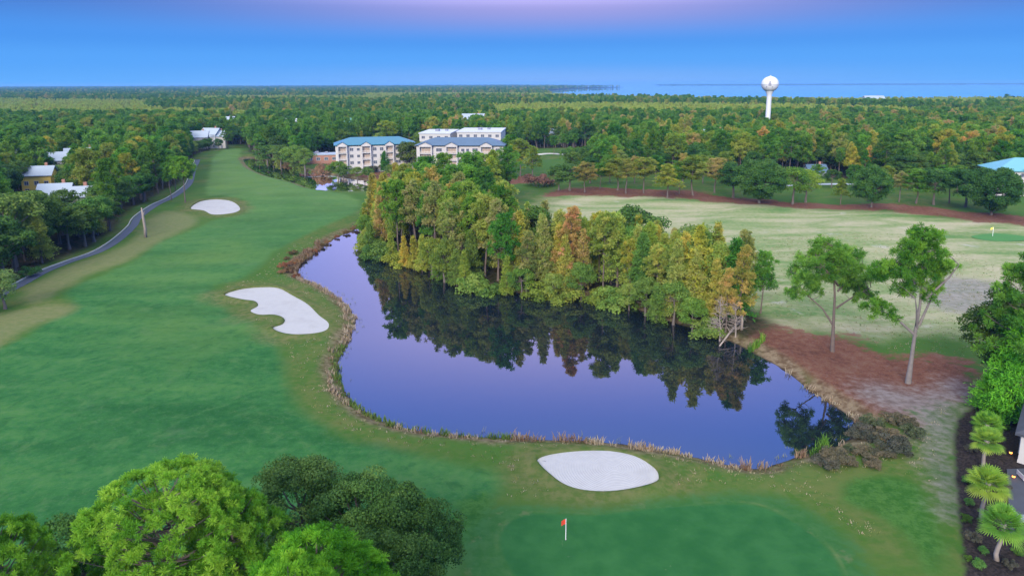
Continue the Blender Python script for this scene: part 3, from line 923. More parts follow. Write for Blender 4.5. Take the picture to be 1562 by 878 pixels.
class Kind:
    """one prototype: trunk mesh + crown mesh, and the two joined for the far forest"""
    def __init__(s, key, shape, crown_mat, bark='bark', species='tree'):
        TV, TQ, CV, CQ, ct = shape
        s.key = key
        s.H = float(CV[:, 2].max())
        s.tr = mesh_np('trunk', TV, TQ, M[bark])
        if ct is None:
            s.cr = mesh_np('branches', CV, CQ, M[crown_mat]); s.cname = 'branches'
        else:
            s.cr = mesh_np('crown', CV, CQ, M[crown_mat], fattrs={'tint': np.repeat(ct, 1)}); s.cname = 'crown'
        s.data = (TV, TQ, CV, CQ, ct, crown_mat, bark)

    def joined(s):
        TV, TQ, CV, CQ, ct, cm, bk = s.data
        return mesh_np('forest_tree', np.concatenate([TV, CV]), np.concatenate([TQ, CQ + len(TV)]), [M[bk], M[cm]],
                       mat_idx=np.concatenate([np.zeros(len(TQ)), np.ones(len(CQ))]), fattrs={'tint': np.concatenate([np.full(len(TQ), .5), ct])})


K = {}
# mid-distance kinds
tops = ['round', 'flat', 'round', 'open', 'round', 'cone']
for i in range(6):
    K['pine%d' % i] = Kind('pine', pine_shape(100 + i, H=18 + (i % 3), base=[.50, .60, .45, .40, .55, .36][i], Rc=[4.3, 4.1, 4.8, 4.4, 3.7, 3.9][i], nb=30, per=4, N=42, pr=1.12, w=.17, top=tops[i]), 'pine')
for i in range(3):
    K['ypine%d' % i] = Kind('pine', pine_shape(140 + i, H=18 + i, base=[.45, .35, .5][i], Rc=4.2, nb=30, per=4, N=42, pr=1.08, w=.16, top=['round', 'cone', 'round'][i]), 'pine_yellow')
for i in range(3):
    K['rpine%d' % i] = Kind('pine', pine_shape(160 + i, H=18, base=[.42, .3, .5][i], Rc=4.1, nb=30, per=4, N=38, pr=1.05, w=.15, top=['round', 'cone', 'open'][i]), 'pine_rust')
for i in range(2):
    K['young%d' % i] = Kind('pine', pine_shape(180 + i, H=14, base=.3, Rc=3.4, nb=26, per=4, N=40, pr=1.0, w=.16, top='cone'), 'young')
for i in range(4):
    K['oak%d' % i] = Kind('oak', oak_shape(200 + i, H=12, Rc=[4.6, 5.2, 4.2, 4.8][i], ncl=48, N=150), 'oak', 'oakbark')
for i in range(2):
    K['bigoak%d' % i] = Kind('oak', oak_shape(230 + i, H=14, Rc=8.2, ncl=170, N=230, rc=1.75, size=.45, low=.04), 'oak', 'oakbark')
for i in range(2):
    K['lightoak%d' % i] = Kind('oak', oak_shape(220 + i, H=11, Rc=4.2, ncl=48, N=150, size=.38), 'shrub', 'oakbark')
for i in range(3):
    K['cyp%d' % i] = Kind('cypress', cypress_shape(300 + i, H=16, Rc=[3.1, 2.7, 3.4][i], nb=80, N=75), 'cypress')
K['gcyp0'] = Kind('cypress', cypress_shape(310, H=16, Rc=3.0, nb=80, N=75), 'pine')
K['gcyp1'] = Kind('cypress', cypress_shape(311, H=15, Rc=3.4, nb=80, N=75, power=.7), 'shrub')
K['rcyp0'] = Kind('cypress', cypress_shape(312, H=17, Rc=3.0, nb=70, N=60, bare=.15), 'pine_rust')
for i in range(3):
    K['shrub%d' % i] = Kind('shrub', shrub_shape(400 + i), 'shrub', 'oakbark')
for i in range(2):
    K['dshrub%d' % i] = Kind('shrub', shrub_shape(410 + i), 'oak', 'oakbark')
    K['scrub%d' % i] = Kind('shrub', shrub_shape(420 + i, H=2.2, Rc=2.0, ncl=26, N=130, rc=.6, size=.22), 'scrub', 'oakbark')
    K['redscrub%d' % i] = Kind('shrub', shrub_shape(430 + i, H=2.4, Rc=2.2, ncl=26, N=110, rc=.65, size=.24), 'redscrub', 'oakbark')
    K['dead%d' % i] = Kind('dead', dead_shape(500 + i), 'deadwood', 'deadwood')
# close kinds
K['near_pine0'] = Kind('pine', dome_pine(601, 19, 4.7, 6.6), 'close', 'oakbark')
K['near_pine1'] = Kind('pine', dome_pine(602, 18, 3.7, 7.0, 130), 'close', 'oakbark')
K['near_oak0'] = Kind('oak', oak_shape(611, H=12, Rc=4.6, ncl=95, N=420, rc=1.15, size=.2, low=.2, sides=10), 'oak', 'oakbark')
K['near_oak1'] = Kind('oak', oak_shape(612, H=12, Rc=5.0, ncl=100, N=420, rc=1.1, size=.2, low=.2, sides=10), 'oak', 'oakbark')


NAMES = {'pine': 'pine_tree', 'oak': 'oak_tree', 'cypress': 'cypress_tree', 'shrub': 'shrub', 'dead': 'dead_tree'}
CATS = {'pine': 'pine tree', 'oak': 'tree', 'cypress': 'cypress tree', 'shrub': 'shrub', 'dead': 'dead tree'}


def plant(kind, x, y, h, label, group=None, width=1.0, tint=(1, 1, 1), rz=None, z=None, lean=(0, 0), name=None):
    k = K[kind]
    s = h / k.H
    o = empty(name or NAMES[k.key], (x, y, gz(x, y) if z is None else z), rnd.uniform(0, 6.28) if rz is None else rz, (s * width, s * width, s))
    o.rotation_euler = (lean[0], lean[1], o.rotation_euler.z)
    tag(o, label, CATS[k.key], group)
    link('trunk' if k.key != 'shrub' else 'stems', k.tr, o)
    c = link(k.cname, k.cr, o)
    c.color = (*tint, 1)
    return o


ORD = 'first second third fourth fifth sixth seventh eighth ninth tenth eleventh twelfth thirteenth fourteenth fifteenth sixteenth seventeenth eighteenth nineteenth twentieth'.split()
TENS = {20: 'twenty', 30: 'thirty', 40: 'forty', 50: 'fifty'}


def ordinal(i):
    if i < 20: return ORD[i]
    t = (i + 1) // 10 * 10; u = (i + 1) % 10
    return (TENS[t][:-1] + 'ieth') if u == 0 else TENS[t] + '-' + ORD[u - 1]


# ------------------------------------------------------------------ wooded point in the pond
def poisson(P, d, seed, n=6000):
    r = np.random.default_rng(seed)
    lo, hi = P.min(0), P.max(0); out = []
    C = r.uniform(lo, hi, (n, 2)); ins = sdf(C[:, 0], C[:, 1], P)
    for c, s in zip(C, ins):
        if s > .8 and all((c[0] - q[0]) ** 2 + (c[1] - q[1]) ** 2 > d * d for q in out): out.append(c)
    return out


SHORE = smooth_poly(gp([(557, 350), (563, 374), (580, 391), (612, 404), (650, 413), (690, 431), (720, 439), (760, 445), (800, 449), (860, 454), (920, 460), (960, 469), (1000, 485), (1050, 501), (1090, 515)]), 6, False)
seg = np.r_[0, np.cumsum(np.linalg.norm(np.diff(SHORE, axis=0), axis=1))]
TINTS = [(1, 1, 1), (1.15, 1.0, .85), (.85, .95, .9), (1.25, 1.05, .8), (.9, 1.05, .85)]
TWORD = ['mid green', 'olive', 'deep green', 'yellowish', 'fresh green']
nf = 0
s = 1.0
shr = np.random.default_rng(5)
while s < seg[-1] - 1:
    x, y = np.interp(s, seg, SHORE[:, 0]), np.interp(s, seg, SHORE[:, 1])
    u = s / seg[-1]
    pick = ['shrub0', 'cyp1', 'lightoak0', 'shrub2', 'gcyp1', 'lightoak1', 'shrub1'][shr.integers(0, 7)]
    h = shr.uniform(3.2, 5.5) if 'shrub' in pick else shr.uniform(6, 9.5)
    ti = shr.integers(0, 5)
    wd = 1.15 if 'shrub' in pick else 1.0
    kind_word = 'bushy shrub' if 'shrub' in pick else 'leafy tree' if 'oak' in pick else 'feathery tree'
    plant(pick, x + shr.normal(0, .5), y + shr.uniform(.6, 2.2), h,
          '%s %s overhanging the pond, %s along from the fairway end' % (TWORD[ti], kind_word, ordinal(nf)),
          'waterline trees of the wooded point', wd, tuple(a * b for a, b in zip(TINTS[ti], (.98, .98, .95))))
    nf += 1
    s += shr.uniform(2.6, 4.2)

inn = poisson(WOOD, 3.1, 21)
inn = [c for c in inn if sdf(np.array([c[0]]), np.array([c[1]]), WOOD)[0] > 2.2]
inn.sort(key=lambda c: to_px(c[0], c[1], 0)[0])
ir = np.random.default_rng(9)
LM = [('the fairway end', 0), ('the clump of bare trunks', .2), ('the middle', .42), ('the red-brown tree', .55), ('the tall golden cypress', .78), ('the dead grey branches', .95)]
cnt = {}
for n_, (x, y) in enumerate(inn):
    u = n_ / len(inn)
    p = ir.uniform()
    if u < .06: pick, h = ['cyp0', 'rcyp0'][n_ % 2], ir.uniform(13, 17)
    elif u < .5: pick, h = (['ypine0', 'rpine1', 'ypine2', 'rpine0', 'pine2', 'pine0', 'rpine2', 'ypine0'][ir.integers(0, 8)], ir.uniform(16, 20.5)) if p < .8 else (['cyp1', 'gcyp1', 'lightoak0', 'cyp2'][ir.integers(0, 4)], ir.uniform(9, 13))
    elif u < .72: pick, h = (['cyp0', 'cyp1', 'rcyp0', 'oak1', 'cyp2', 'gcyp1', 'rpine1'][ir.integers(0, 7)], ir.uniform(12, 16.5))
    else: pick, h = (['cyp0', 'ypine2', 'ypine1', 'cyp1', 'gcyp1', 'lightoak0', 'rpine1'][ir.integers(0, 7)], ir.uniform(11, 16.5))
    ti = ir.integers(0, 5)
    kd = K[pick].key
    w = {'pine': 'tall pine', 'cypress': 'conical cypress', 'oak': 'round leafy tree'}[kd]
    cw = {'y': 'yellow green', 'r': 'rusty orange', 'c': 'golden olive', 'g': 'light green', 'l': 'soft olive', 'p': 'green', 'o': 'dark green'}[pick[0]]
    key = (cw, w)
    cnt[key] = cnt.get(key, 0) + 1
    plant(pick, x, y, h, '%s %s inside the wooded point, %s of its kind from the fairway' % (cw, w, ordinal(cnt[key] - 1)),
          'inner trees of the wooded point', ir.uniform(.82, 1.08), tuple(a * b for a, b in zip(TINTS[ti], (.90, .98, 1.08))))

# marked trees of the point
def spot(px, py): return g(px, py)
for kind, b, top, lab, wd, tn in (
    ('rpine1', (868, 440), (868, 312), 'tall red-brown half dead pine standing out of the wooded point', 1.0, (1.1, .85, .9)),
    ('cyp2', (1062, 478), (1068, 338), 'tall golden cypress near the dead branches of the wooded point', 1.0, (1.25, 1.15, .8)),
    ('gcyp0', (1118, 488), (1115, 360), 'dense dark green conical tree closing the wooded point', 1.15, (.8, 1, .9)),
    ('pine3', (1160, 478), (1160, 380), 'dark open pine on the grass just beyond the wooded point', 1.0, (.7, .9, .9)),
    ('oak2', (970, 420), (962, 312), 'grey green broad tree at the back of the wooded point', 1.25, (1.3, 1.15, 1.2)),
    ('cyp0', (578, 352), (580, 272), 'bronze cypress on the fairway end of the wooded point', 1.1, (1.2, .95, .7))):
    x, y = g(*b)
    plant(kind, x, y, height_at(*b, *top), lab, None, wd, tn)
for i, (b, top, lab) in enumerate((((1098, 512), (1085, 440), 'bare grey dead tree leaning over the pond at the tip'), ((1122, 510), (1120, 452), 'tangled bare brown dead tree beside the dark conical tree'), ((985, 448), (990, 362), 'bare grey dead tree amid the yellow cypresses'))):
    x, y = g(*b); plant('dead%d' % (i % 2), x, y, height_at(*b, *top), lab, None, 1.05)
# fallen trunk and stump at the tip
a, b = g(1098, 522), g(1128, 500)
mb = MB(); mb.tube([(a[0], a[1], -.6), ((a[0] + b[0]) / 2, (a[1] + b[1]) / 2, .5), (b[0], b[1], 1.3)], [.12, .17, .2], 8)
mb.tube([((a[0] + b[0]) / 2, (a[1] + b[1]) / 2, .5), ((a[0] + b[0]) / 2 - .6, (a[1] + b[1]) / 2 + .3, 1.5)], [.08, .03], 6)
tag(mb.build('fallen_trunk', M['deadwood'], smooth=True), 'pale fallen trunk slanting into the pond at the tip', 'log')
b = g(1131, 503)
mb = MB(); mb.tube([(b[0], b[1], -.3), (b[0] + .05, b[1], 1.2), (b[0], b[1] + .05, 2.5)], [.24, .2, .17], 8)
tag(mb.build('broken_stump', M['deadwood'], smooth=True), 'upright pale broken stump at the tip of the wooded point', 'stump')
# ------------------------------------------------------------------ lone pines at the right of the pond
M['greybark'] = plain('grey_pine_bark', (.17, .15, .14), .9, .4, 1.5, bump=.4)


def lone_pine(seed, b, top, fork, limbs, puffs, label, crown_mat, bark='bark', pr=.95, N=60, w=.06, tint=(1, 1, 1), yellow=None):
    """trunk, named limbs and foliage pads at given relative places (x, depth, height fractions of H)"""
    rng = np.random.default_rng(seed)
    H = height_at(*b, *top); x, y = g(*b)
    o = empty('pine_tree', (x, y, gz(x, y)))
    tag(o, label, 'pine tree', 'two lone pines on the straw bank')
    paths = [(np.array([[p[0] * H, p[1] * H, p[2] * H] for p in fork]), np.linspace(.31, .06, len(fork)) * H / 20)]
    paths[0][1][0] *= 1.3
    for L in limbs:
        paths.append((np.array(L) * H, np.linspace(.18, .04, len(L)) * H / 20))
    C, Rr, tn = [], [], []
    for (px, pz, rad, n) in puffs:
        for k in range(n):
            d = unit(rng.normal(size=3)) * rng.uniform(.25, 1) ** .5
            c = np.array([px * H + d[0] * rad * H, d[1] * rad * H * 1.1, pz * H + d[2] * rad * H * .62])
            
            bt = np.clip(.5 + .24 * rng.normal(), 0, 1)
            for q in range(3): C.append(c + rng.normal(0, .38, 3)); Rr.append(pr * rng.uniform(.5, .8)); tn.append(np.clip(bt + .1 * rng.normal(), 0, 1))
    # twigs from the nearest limb point to every third tuft
    LP = np.concatenate([np.stack([np.interp(np.linspace(0, 1, 14), np.linspace(0, 1, len(p)), p[:, i]) for i in range(3)], 1) for p, r in paths])
    LP = LP[LP[:, 2] > .3 * H]
    tw = []
    for c in C[::4]:
        q = LP[np.argmin(((LP - c) ** 2).sum(1) + 4 * np.maximum(0, LP[:, 2] - c[2] + .4))]
        tw.append((np.array([q, (q + c) / 2 + rng.normal(0, .12, 3), c]), np.array([.06, .035, .012])))
    tv, tq = tubes_np(paths, 9); bv, bq = tubes_np(tw, 4)
    link('trunk', mesh_np('trunk', np.concatenate([tv, bv]), np.concatenate([tq, bq + len(tv)]), M[bark], smooth=True), o)
    CV, CQ, ct = needles(rng, C, Rr, N, w, .3, tn)
    if yellow is not None:
        ct = np.clip(ct + yellow * sm((CV.reshape(-1, 4, 3).mean(1)[:, 0] / H - .02) / .12), 0, 1)
    c = link('crown', mesh_np('crown', CV, CQ, M[crown_mat], fattrs={'tint': ct}), o); c.color = (*tint, 1)
    return o


lone_pine(31, (1270, 531), (1262, 360), [(0, 0, -.02), (-.012, 0, .25), (-.02, 0, .5), (-.05, 0, .75), (-.08, 0, .95)],
          [[(0, 0, .22), (-.1, .03, .38), (-.26, .05, .52), (-.36, .06, .62)], [(.0, 0, .4), (.12, -.05, .52), (.26, -.05, .6)], [(0, 0, .55), (.16, .05, .7), (.27, .06, .75)], [(0, 0, .6), (-.14, -.08, .75), (-.24, -.08, .85)]],
          [(-.11, .91, .14, 30), (.06, .86, .14, 26), (-.24, .83, .13, 24), (.18, .71, .13, 20), (-.34, .69, .12, 18), (-.08, .72, .15, 20), (.12, .57, .13, 18), (-.18, .59, .10, 11), (-.36, .53, .08, 8), (.24, .49, .09, 10), (-.04, .79, .18, 20)],
          'broad dark lone pine with a forked trunk on the straw bank', 'pine', tint=(.85, .98, .9))
lone_pine(32, (1385, 581), (1394, 342), [(0, 0, -.02), (.006, 0, .15), (.01, 0, .32), (.022, 0, .5), (.018, 0, .7), (-.01, 0, .95)],
          [[(.02, 0, .31), (-.08, .02, .40), (-.18, .03, .46), (-.28, .04, .49)], [(.03, 0, .38), (.10, .02, .55), (.11, .02, .75)], [(.05, 0, .6), (-.07, .02, .7), (-.18, .04, .74)], [(.05, 0, .55), (.15, -.05, .7), (.2, -.05, .78)], [(.02, 0, .36), (-.03, -.06, .5), (-.06, -.08, .58)]],
          [(.0, .94, .09, 24), (.06, .83, .11, 26), (-.07, .85, .10, 22), (-.16, .74, .11, 20), (-.24, .72, .07, 10), (.14, .74, .09, 14), (.0, .73, .12, 18), (.13, .65, .06, 6), (-.10, .60, .05, 6), (.09, .58, .05, 5), (-.26, .50, .07, 9), (-.15, .45, .05, 5), (-.02, .67, .1, 10)],
          'tall lone pine with pale trunk and yellowing side on the straw bank', 'pine', 'greybark', tint=(1.25, 1.25, .9), yellow=.45)

# ------------------------------------------------------------------ close trees at the lower edge
for kind, top, drop, lab, wd, tn, rz in (
    ('near_pine0', (238, 712), 22.5, 'big bright green pine with a domed crown at the lower edge', 1.12, (1, 1, 1), .4),
    ('near_pine1', (352, 742), 24.0, 'smaller green pine touching the big domed pine on its pond side', .9, (.7, .8, .8), 1.9),
    ('near_pine1', (490, 806), 23.0, 'bright green pine low before the dark oaks', 1.15, (.9, 1.05, .8), 3.1),
    ('near_pine0', (440, 846), 20.0, 'pale lime green pine top peeking up between the others', .62, (1.5, 1.35, 1.2), 5.0),
    ('near_pine1', (-10, 786), 23.5, 'green pine cut by the lower corner beside the dark low oak', .9, (.8, .85, .8), 4.2)):
    d = CMN @ np.array([(top[0] - W0 / 2) / F, -(top[1] - PPY) / F, -1.0])
    t = -drop / d[2]
    plant(kind, d[0] * t, d[1] * t, HC - drop, lab, 'close pines at the lower edge', wd, tn, rz, z=0.0)
for kind, top, drop, lab, wd, tn, rz in (
    ('near_oak0', (440, 726), 30.0, 'dark leafy oak behind the bright pines, nearest the fairway', 1.0, (1, 1, 1.15), .3),
    ('near_oak1', (540, 756), 30.0, 'dark leafy oak in the middle of the oak clump by the green', 1.0, (.95, 1.0, 1.1), 2.0),
    ('near_oak0', (606, 778), 30.5, 'dark leafy oak closing the clump on the putting green side', 1.0, (1.1, 1.05, 1.1), 4.0),
    ('near_oak1', (80, 822), 29.5, 'dark low oak half hidden beside the big domed pine', .9, (.8, .9, .95), 1.0),
    ('near_oak1', (580, 850), 30.0, 'dark leafy oak lowest in the clump by the green', .9, (1.0, 1.0, 1.0), 5.1)):
    d = CMN @ np.array([(top[0] - W0 / 2) / F, -(top[1] - PPY) / F, -1.0])
    t = -drop / d[2]
    plant(kind, d[0] * t, d[1] * t + 2.5, HC - drop, lab, 'dark oaks at the lower edge', wd, tn, rz, z=0.0)

# ------------------------------------------------------------------ trees at the right edge
def plant_px(kind, b, top, lab, group=None, wd=1.0, tn=(1, 1, 1), rz=None):
    x, y = g(*b)
    return plant(kind, x, y, height_at(*b, *top), lab, group, wd, tn, rz)


K['edge_pine'] = Kind('pine', pine_shape(621, H=19, base=.42, Rc=5.6, nb=34, per=6, N=80, pr=.75, w=.08, top='open', sides=8), 'pine')
K['edge_cyp'] = Kind('cypress', cypress_shape(622, H=14, Rc=4.6, nb=120, N=170, w=.14, power=.6, base=.06, tips=.8), 'pine')
K['edge_oak'] = Kind('oak', oak_shape(623, H=12, Rc=4.4, ncl=80, N=260, rc=1.1, size=.26, low=.12), 'oak', 'oakbark')
plant_px('edge_pine', (1552, 640), (1556, 378), 'dark open pine with long reaching limbs at the frame edge', None, 1.0, (.75, .9, .8), 2.2)
plant_px('edge_oak', (1535, 600), (1530, 438), 'dark brownish oak under the reaching pine limbs', None, 1.05, (1.0, .9, .8))
plant_px('edge_cyp', (1545, 640), (1548, 470), 'dense bright green conifer beside the white house', None, .85, (1.1, 1.6, .85))
plant_px('edge_cyp', (1512, 628), (1505, 560), 'low spreading green conifer limb clump at the foot of the bright conifer', None, 1.5, (.95, 1.4, .75))

# ------------------------------------------------------------------ row along the far straw strip
ROW = [
    ('oak0', (869, 291), (868, 247), 1.1, (.9, .95, 1.0), 'dark oak beginning the far row behind the wooded point'),
    ('rpine0', (892, 294), (893, 246), 1.0, (.95, .85, .8), 'brownish pine next to the dark oak of the far row'),
    ('pine1', (915, 289), (916, 248), 1.0, (.8, .9, .8), 'dark slim pine, third in the far row from the wooded point'),
    ('ypine0', (942, 291), (944, 240), 1.15, (.9, .9, .8), 'olive pine, fourth in the far row from the wooded point'),
    ('rpine2', (955, 295), (956, 240), 1.0, (.85, .95, .7), 'brown-green pine, fifth in the far row from the wooded point'),
    ('ypine2', (982, 295), (982, 240), 1.1, (.8, .85, .8), 'round-topped pine, sixth in the far row from the wooded point'),
    ('ypine1', (1018, 303), (1018, 250), 1.15, (.9, .95, .8), 'leaning olive pine, seventh in the far row from the wooded point'),
    ('pine2', (1036, 297), (1036, 246), 1.0, (.9, 1.0, .8), 'green pine, eighth in the far row from the wooded point'),
    ('ypine0', (1057, 299), (1058, 236), 1.1, (.75, .85, .8), 'tall forked pine, ninth in the far row from the wooded point'),
    ('rpine0', (1090, 293), (1090, 238), 1.0, (.85, .95, .8), 'rusty pine just before the great round oak'),
    ('oak2', (1118, 300), (1112, 244), 1.1, (.85, .95, .95), 'dark oak merging with the great round oak'),
    ('bigoak0', (1158, 310), (1160, 241), 1.0, (.95, 1.0, 1.0), 'great round dark oak, widest of the far row'),
    ('lightoak0', (1209, 311), (1208, 253), .9, (.9, 1.05, .7), 'yellow green airy tree right after the great round oak'),
    ('lightoak1', (1229, 308), (1230, 256), .9, (.95, 1.05, .65), 'pale green airy tree, second after the great round oak'),
    ('ypine1', (1282, 310), (1282, 270), .9, (.9, 1, .8), 'small young pine alone between the round oaks'),
    ('bigoak1', (1329, 317), (1328, 250), .82, (.95, 1.05, 1.0), 'compact globe-shaped oak standing alone in the far row'),
    ('rpine2', (1371, 310), (1371, 262), 1.0, (.7, .9, .8), 'brownish pine right after the globe-shaped oak'),
    ('pine3', (1397, 312), (1398, 258), 1.1, (.9, .95, .85), 'green pine, second after the globe-shaped oak'),
    ('oak3', (1424, 313), (1424, 258), .95, (1.0, 1.05, 1.05), 'loose oak with a dark hollow before the edge oak'),
    ('pine0', (1448, 310), (1448, 256), 1.0, (.8, .95, .85), 'dark pine, third after the globe-shaped oak'),
    ('oak1', (1472, 316), (1474, 258), 1.0, (.85, .95, 1.0), 'dark oak leaning against the edge oak of the far row'),
    ('bigoak0', (1512, 329), (1512, 254), .95, (.78, .9, .95), 'great dark oak ending the far row before the aqua roof'),
    ('pine5', (904, 244), (904, 207), 1.25, (1.6, 1.45, .9), 'bright yellow green pine alone on the far clearing'),
]
for kd, b, top, wd, tn, lab in ROW: plant_px(kd, b, top, lab, 'far row of trees on the pine straw', wd * (1.0 if 'bigoak' in kd else 1.25 if 'oak' in kd else 1.75), tn)
for i, (px, kd, ty) in enumerate(((900, 'oak1', 240), (930, 'pine2', 236), (968, 'rpine0', 238), (1000, 'pine0', 236), (1042, 'rpine2', 232), (1072, 'pine2', 230), (1102, 'ypine0', 230), (1245, 'pine2', 250), (1268, 'oak3', 258), (1300, 'pine0', 250), (1352, 'ypine0', 252), (1384, 'pine2', 252), (1410, 'oak0', 254), (1436, 'pine3', 250), (1460, 'pine0', 250), (1482, 'oak2', 255))):
    plant_px(kd, (px, 280 + max(0, px - 1100) * .035), (px, ty), '%s standing behind the far row, %s counted from the wooded point' % ('rusty pine' if kd[0] == 'r' else 'green pine' if 'pine' in kd else 'dark oak', ordinal(i)), 'second row behind the far straw strip', 1.5 if 'pine' in kd else 1.2, [(.8, .9, .8), (1, 1, .8), (.9, .85, .8)][i % 3])
BANKS = [(398, 243), (412, 246), (425, 249), (438, 252), (450, 255), (462, 258), (474, 261), (487, 264), (500, 267), (515, 270), (532, 272), (548, 274), (562, 276), (578, 281)]
for i, (px, py) in enumerate(BANKS):
    x, y = g(px, py - 1)
    plant(['shrub0', 'shrub1', 'shrub2', 'redscrub0'][i % 4], x, y, rnd.uniform(2.2, 3.8) if px < 470 else rnd.uniform(.9, 1.6), 'bush on the far bank of the channel, %s from the channel head' % ordinal(i), 'bushes on the far channel bank', 1.1, [(.8, .9, .8), (1.1, 1, .9), (.9, .8, .8)][i % 3])

# ------------------------------------------------------------------ trees round the white apartment buildings
GARDEN = [
    ('oak0', (524, 269), (524, 246), 1.3, (1.1, 1.0, .9), 'rounded tree on the channel bank under the teal roofed building'),
    ('lightoak1', (545, 271), (545, 250), 1.2, (.7, .75, .7), 'olive tree on the channel bank beside the rounded one'),
    ('oak2', (562, 272), (562, 252), 1.2, (1.0, 1.0, .9), 'dark tree on the channel bank before the teal roofed building'),
    ('lightoak0', (600, 273), (600, 250), 1.2, (.75, .8, .7), 'olive tree between the channel bank and the gap of the buildings'),
    ('oak1', (408, 246), (412, 214), 1.2, (1.3, 1.2, 1.1), 'round olive tree first on the far bank of the channel'),
    ('lightoak0', (428, 250), (428, 214), 1.1, (.8, .85, .8), 'green tree second on the far bank of the channel'),
    ('oak0', (447, 254), (446, 215), 1.2, (1.4, 1.3, 1.0), 'green tree third on the far bank of the channel'),
    ('lightoak1', (465, 258), (464, 220), 1.0, (.8, .9, .8), 'olive tree fourth on the far bank of the channel'),
    ('pine2', (395, 240), (396, 205), 1.0, (.9, 1, .9), 'pine at the head of the channel'),
    ('redscrub1', (492, 263), (491, 244), .7, (1.0, 1.0, 1.1), 'pinkish brown bush-like tree beside the apartment car park'),
    ('ypine2', (531, 262), (530, 224), 1.2, (.8, .95, .9), 'palm-like pine against the end of the first apartment building'),
    ('oak3', (515, 268), (514, 240), 1.2, (1.3, 1.2, .9), 'low green tree under the first apartment building'),
    ('gcyp0', (588, 262), (588, 230), 1.3, (.8, 1.1, .8), 'pointed green tree before the first apartment building'),
    ('oak2', (620, 262), (618, 216), .85, (1.1, .75, .8), 'dark reddish tree filling the gap between the buildings'),
    ('oak1', (635, 263), (636, 216), .8, (1.1, .8, .85), 'second dark reddish tree between the buildings'),
    ('oak0', (643, 270), (642, 250), .7, (.7, .8, 1), 'small dark tree at the corner of the second building'),
    ('lightoak1', (705, 272), (706, 250), .7, (.7, .7, .75), 'grey green tree before the second building'),
    ('oak3', (750, 268), (750, 232), .85, (1.5, 1.25, .8), 'large olive tree hiding the end of the second building'),
    ('oak2', (772, 272), (770, 240), 1.0, (.8, .9, 1), 'dark tree beside the large olive tree'),
    ('ypine0', (793, 268), (790, 209), 1.1, (.85, .95, .8), 'tall olive pine beside the second building'),
    ('ypine1', (812, 272), (812, 222), 1.1, (.8, .9, .8), 'olive pine next to the tall olive pine'),
    ('pine4', (780, 262), (778, 205), 1.0, (1.1, 1.1, .8), 'high green pine behind the tall olive pine'),
    ('redscrub0', (825, 282), (825, 262), 1.2, (.9, .8, 1.1), 'purple brown bush behind the wooded point'),
    ('oak1', (852, 290), (850, 252), 1.0, (.9, .95, 1), 'dark oak at the corner of the far clearing'),
    ('scrub0', (572, 262), (572, 250), 1.0, (.8, .8, .8), 'low dark bush before the first building entrance'),
    ('dshrub0', (605, 266), (605, 255), 1.0, (1, 1, 1), 'low green bush by the building wall'),
    ('pine1', (845, 236), (845, 205), 1.0, (.9, .95, .9), 'pine with bare trunk at the edge of the far clearing'),
    ('pine4', (862, 234), (862, 203), 1.0, (.9, .95, .9), 'second bare-trunked pine at the edge of the far clearing'),
    ('pine1', (876, 233), (876, 202), .9, (.9, .95, .9), 'third bare-trunked pine at the edge of the far clearing'),
    ('ypine2', (592, 230), (596, 182), 1.2, (1.1, 1.15, .8), 'yellow green pine rising behind the first building'),
    ('rpine0', (655, 226), (656, 184), 1.1, (.9, .8, .7), 'rust coloured pine behind the second building'),
    ('ypine1', (678, 225), (678, 182), 1.0, (1, 1, .8), 'olive pine next to the rust coloured pine'),
]
for kd, b, top, wd, tn, lab in GARDEN: plant_px(kd, b, top, lab, 'trees round the apartment buildings', wd * (1.35 if 'pine' in kd else 1.2 if 'oak' in kd else 1.1), tn)

# ------------------------------------------------------------------ trees along the cart path
PATHT = [
    ('lightoak0', (303, 231), (303, 214), 1.2, (.8, .9, .9), 'low tree in front of the first fairway head house'),
    ('oak1', (318, 230), (318, 211), 1.2, (1.1, 1.1, 1.0), 'low tree in front of the middle fairway head house'),
    ('oak2', (334, 229), (334, 211), 1.2, (1.1, 1.1, 1.0), 'low tree in front of the last fairway head house'),
    ('pine2', (348, 227), (348, 195), 1.4, (1.2, 1.0, .6), 'golden topped pine beside the last fairway head house'),
    ('pine4', (283, 310), (272, 238), 1.3, (1.0, 1.05, .8), 'airy pale-trunked pine standing in front of the cart path bend'),
    ('pine1', (262, 306), (258, 246), 1.1, (1.0, 1.0, .8), 'airy pine with a bare trunk behind the cart path bend'),
    ('pine1', (268, 292), (262, 236), 1.1, (1.05, 1.05, .85), 'second airy pine with a bare trunk behind the cart path bend'),
    ('lightoak0', (8, 470), (18, 408), 1.2, (.75, .85, 1.15), 'silvery green tree at the very end of the cart path'),
    ('dshrub0', (45, 424), (40, 408), 1.1, (1.2, 1.3, 1.3), 'bluish bush where the cart path leaves the frame'),
]
for kd, b, top, wd, tn, lab in PATHT: plant_px(kd, b, top, lab, 'trees along the cart path', wd, tn)

# pale snag by the path
b = g(222, 361); h = height_at(222, 361, 216, 316)
mb = MB(); mb.tube([(0, 0, -.3), (.1, 0, h * .3), (-.15, .1, h * .65), (-.35, .1, h)], [.42, .36, .33, .16], 9)
mb.tube([(-.15, .1, h * .7), (.35, .1, h * .88)], [.14, .05], 6)
o = empty('dead_snag', (b[0], b[1], gz(*b))); tag(o, 'tall pale broken snag on the grass beside the cart path', 'dead tree')
mb.build('trunk', M['deadwood'], o, smooth=True)
pk, pp = g(209, 350), None

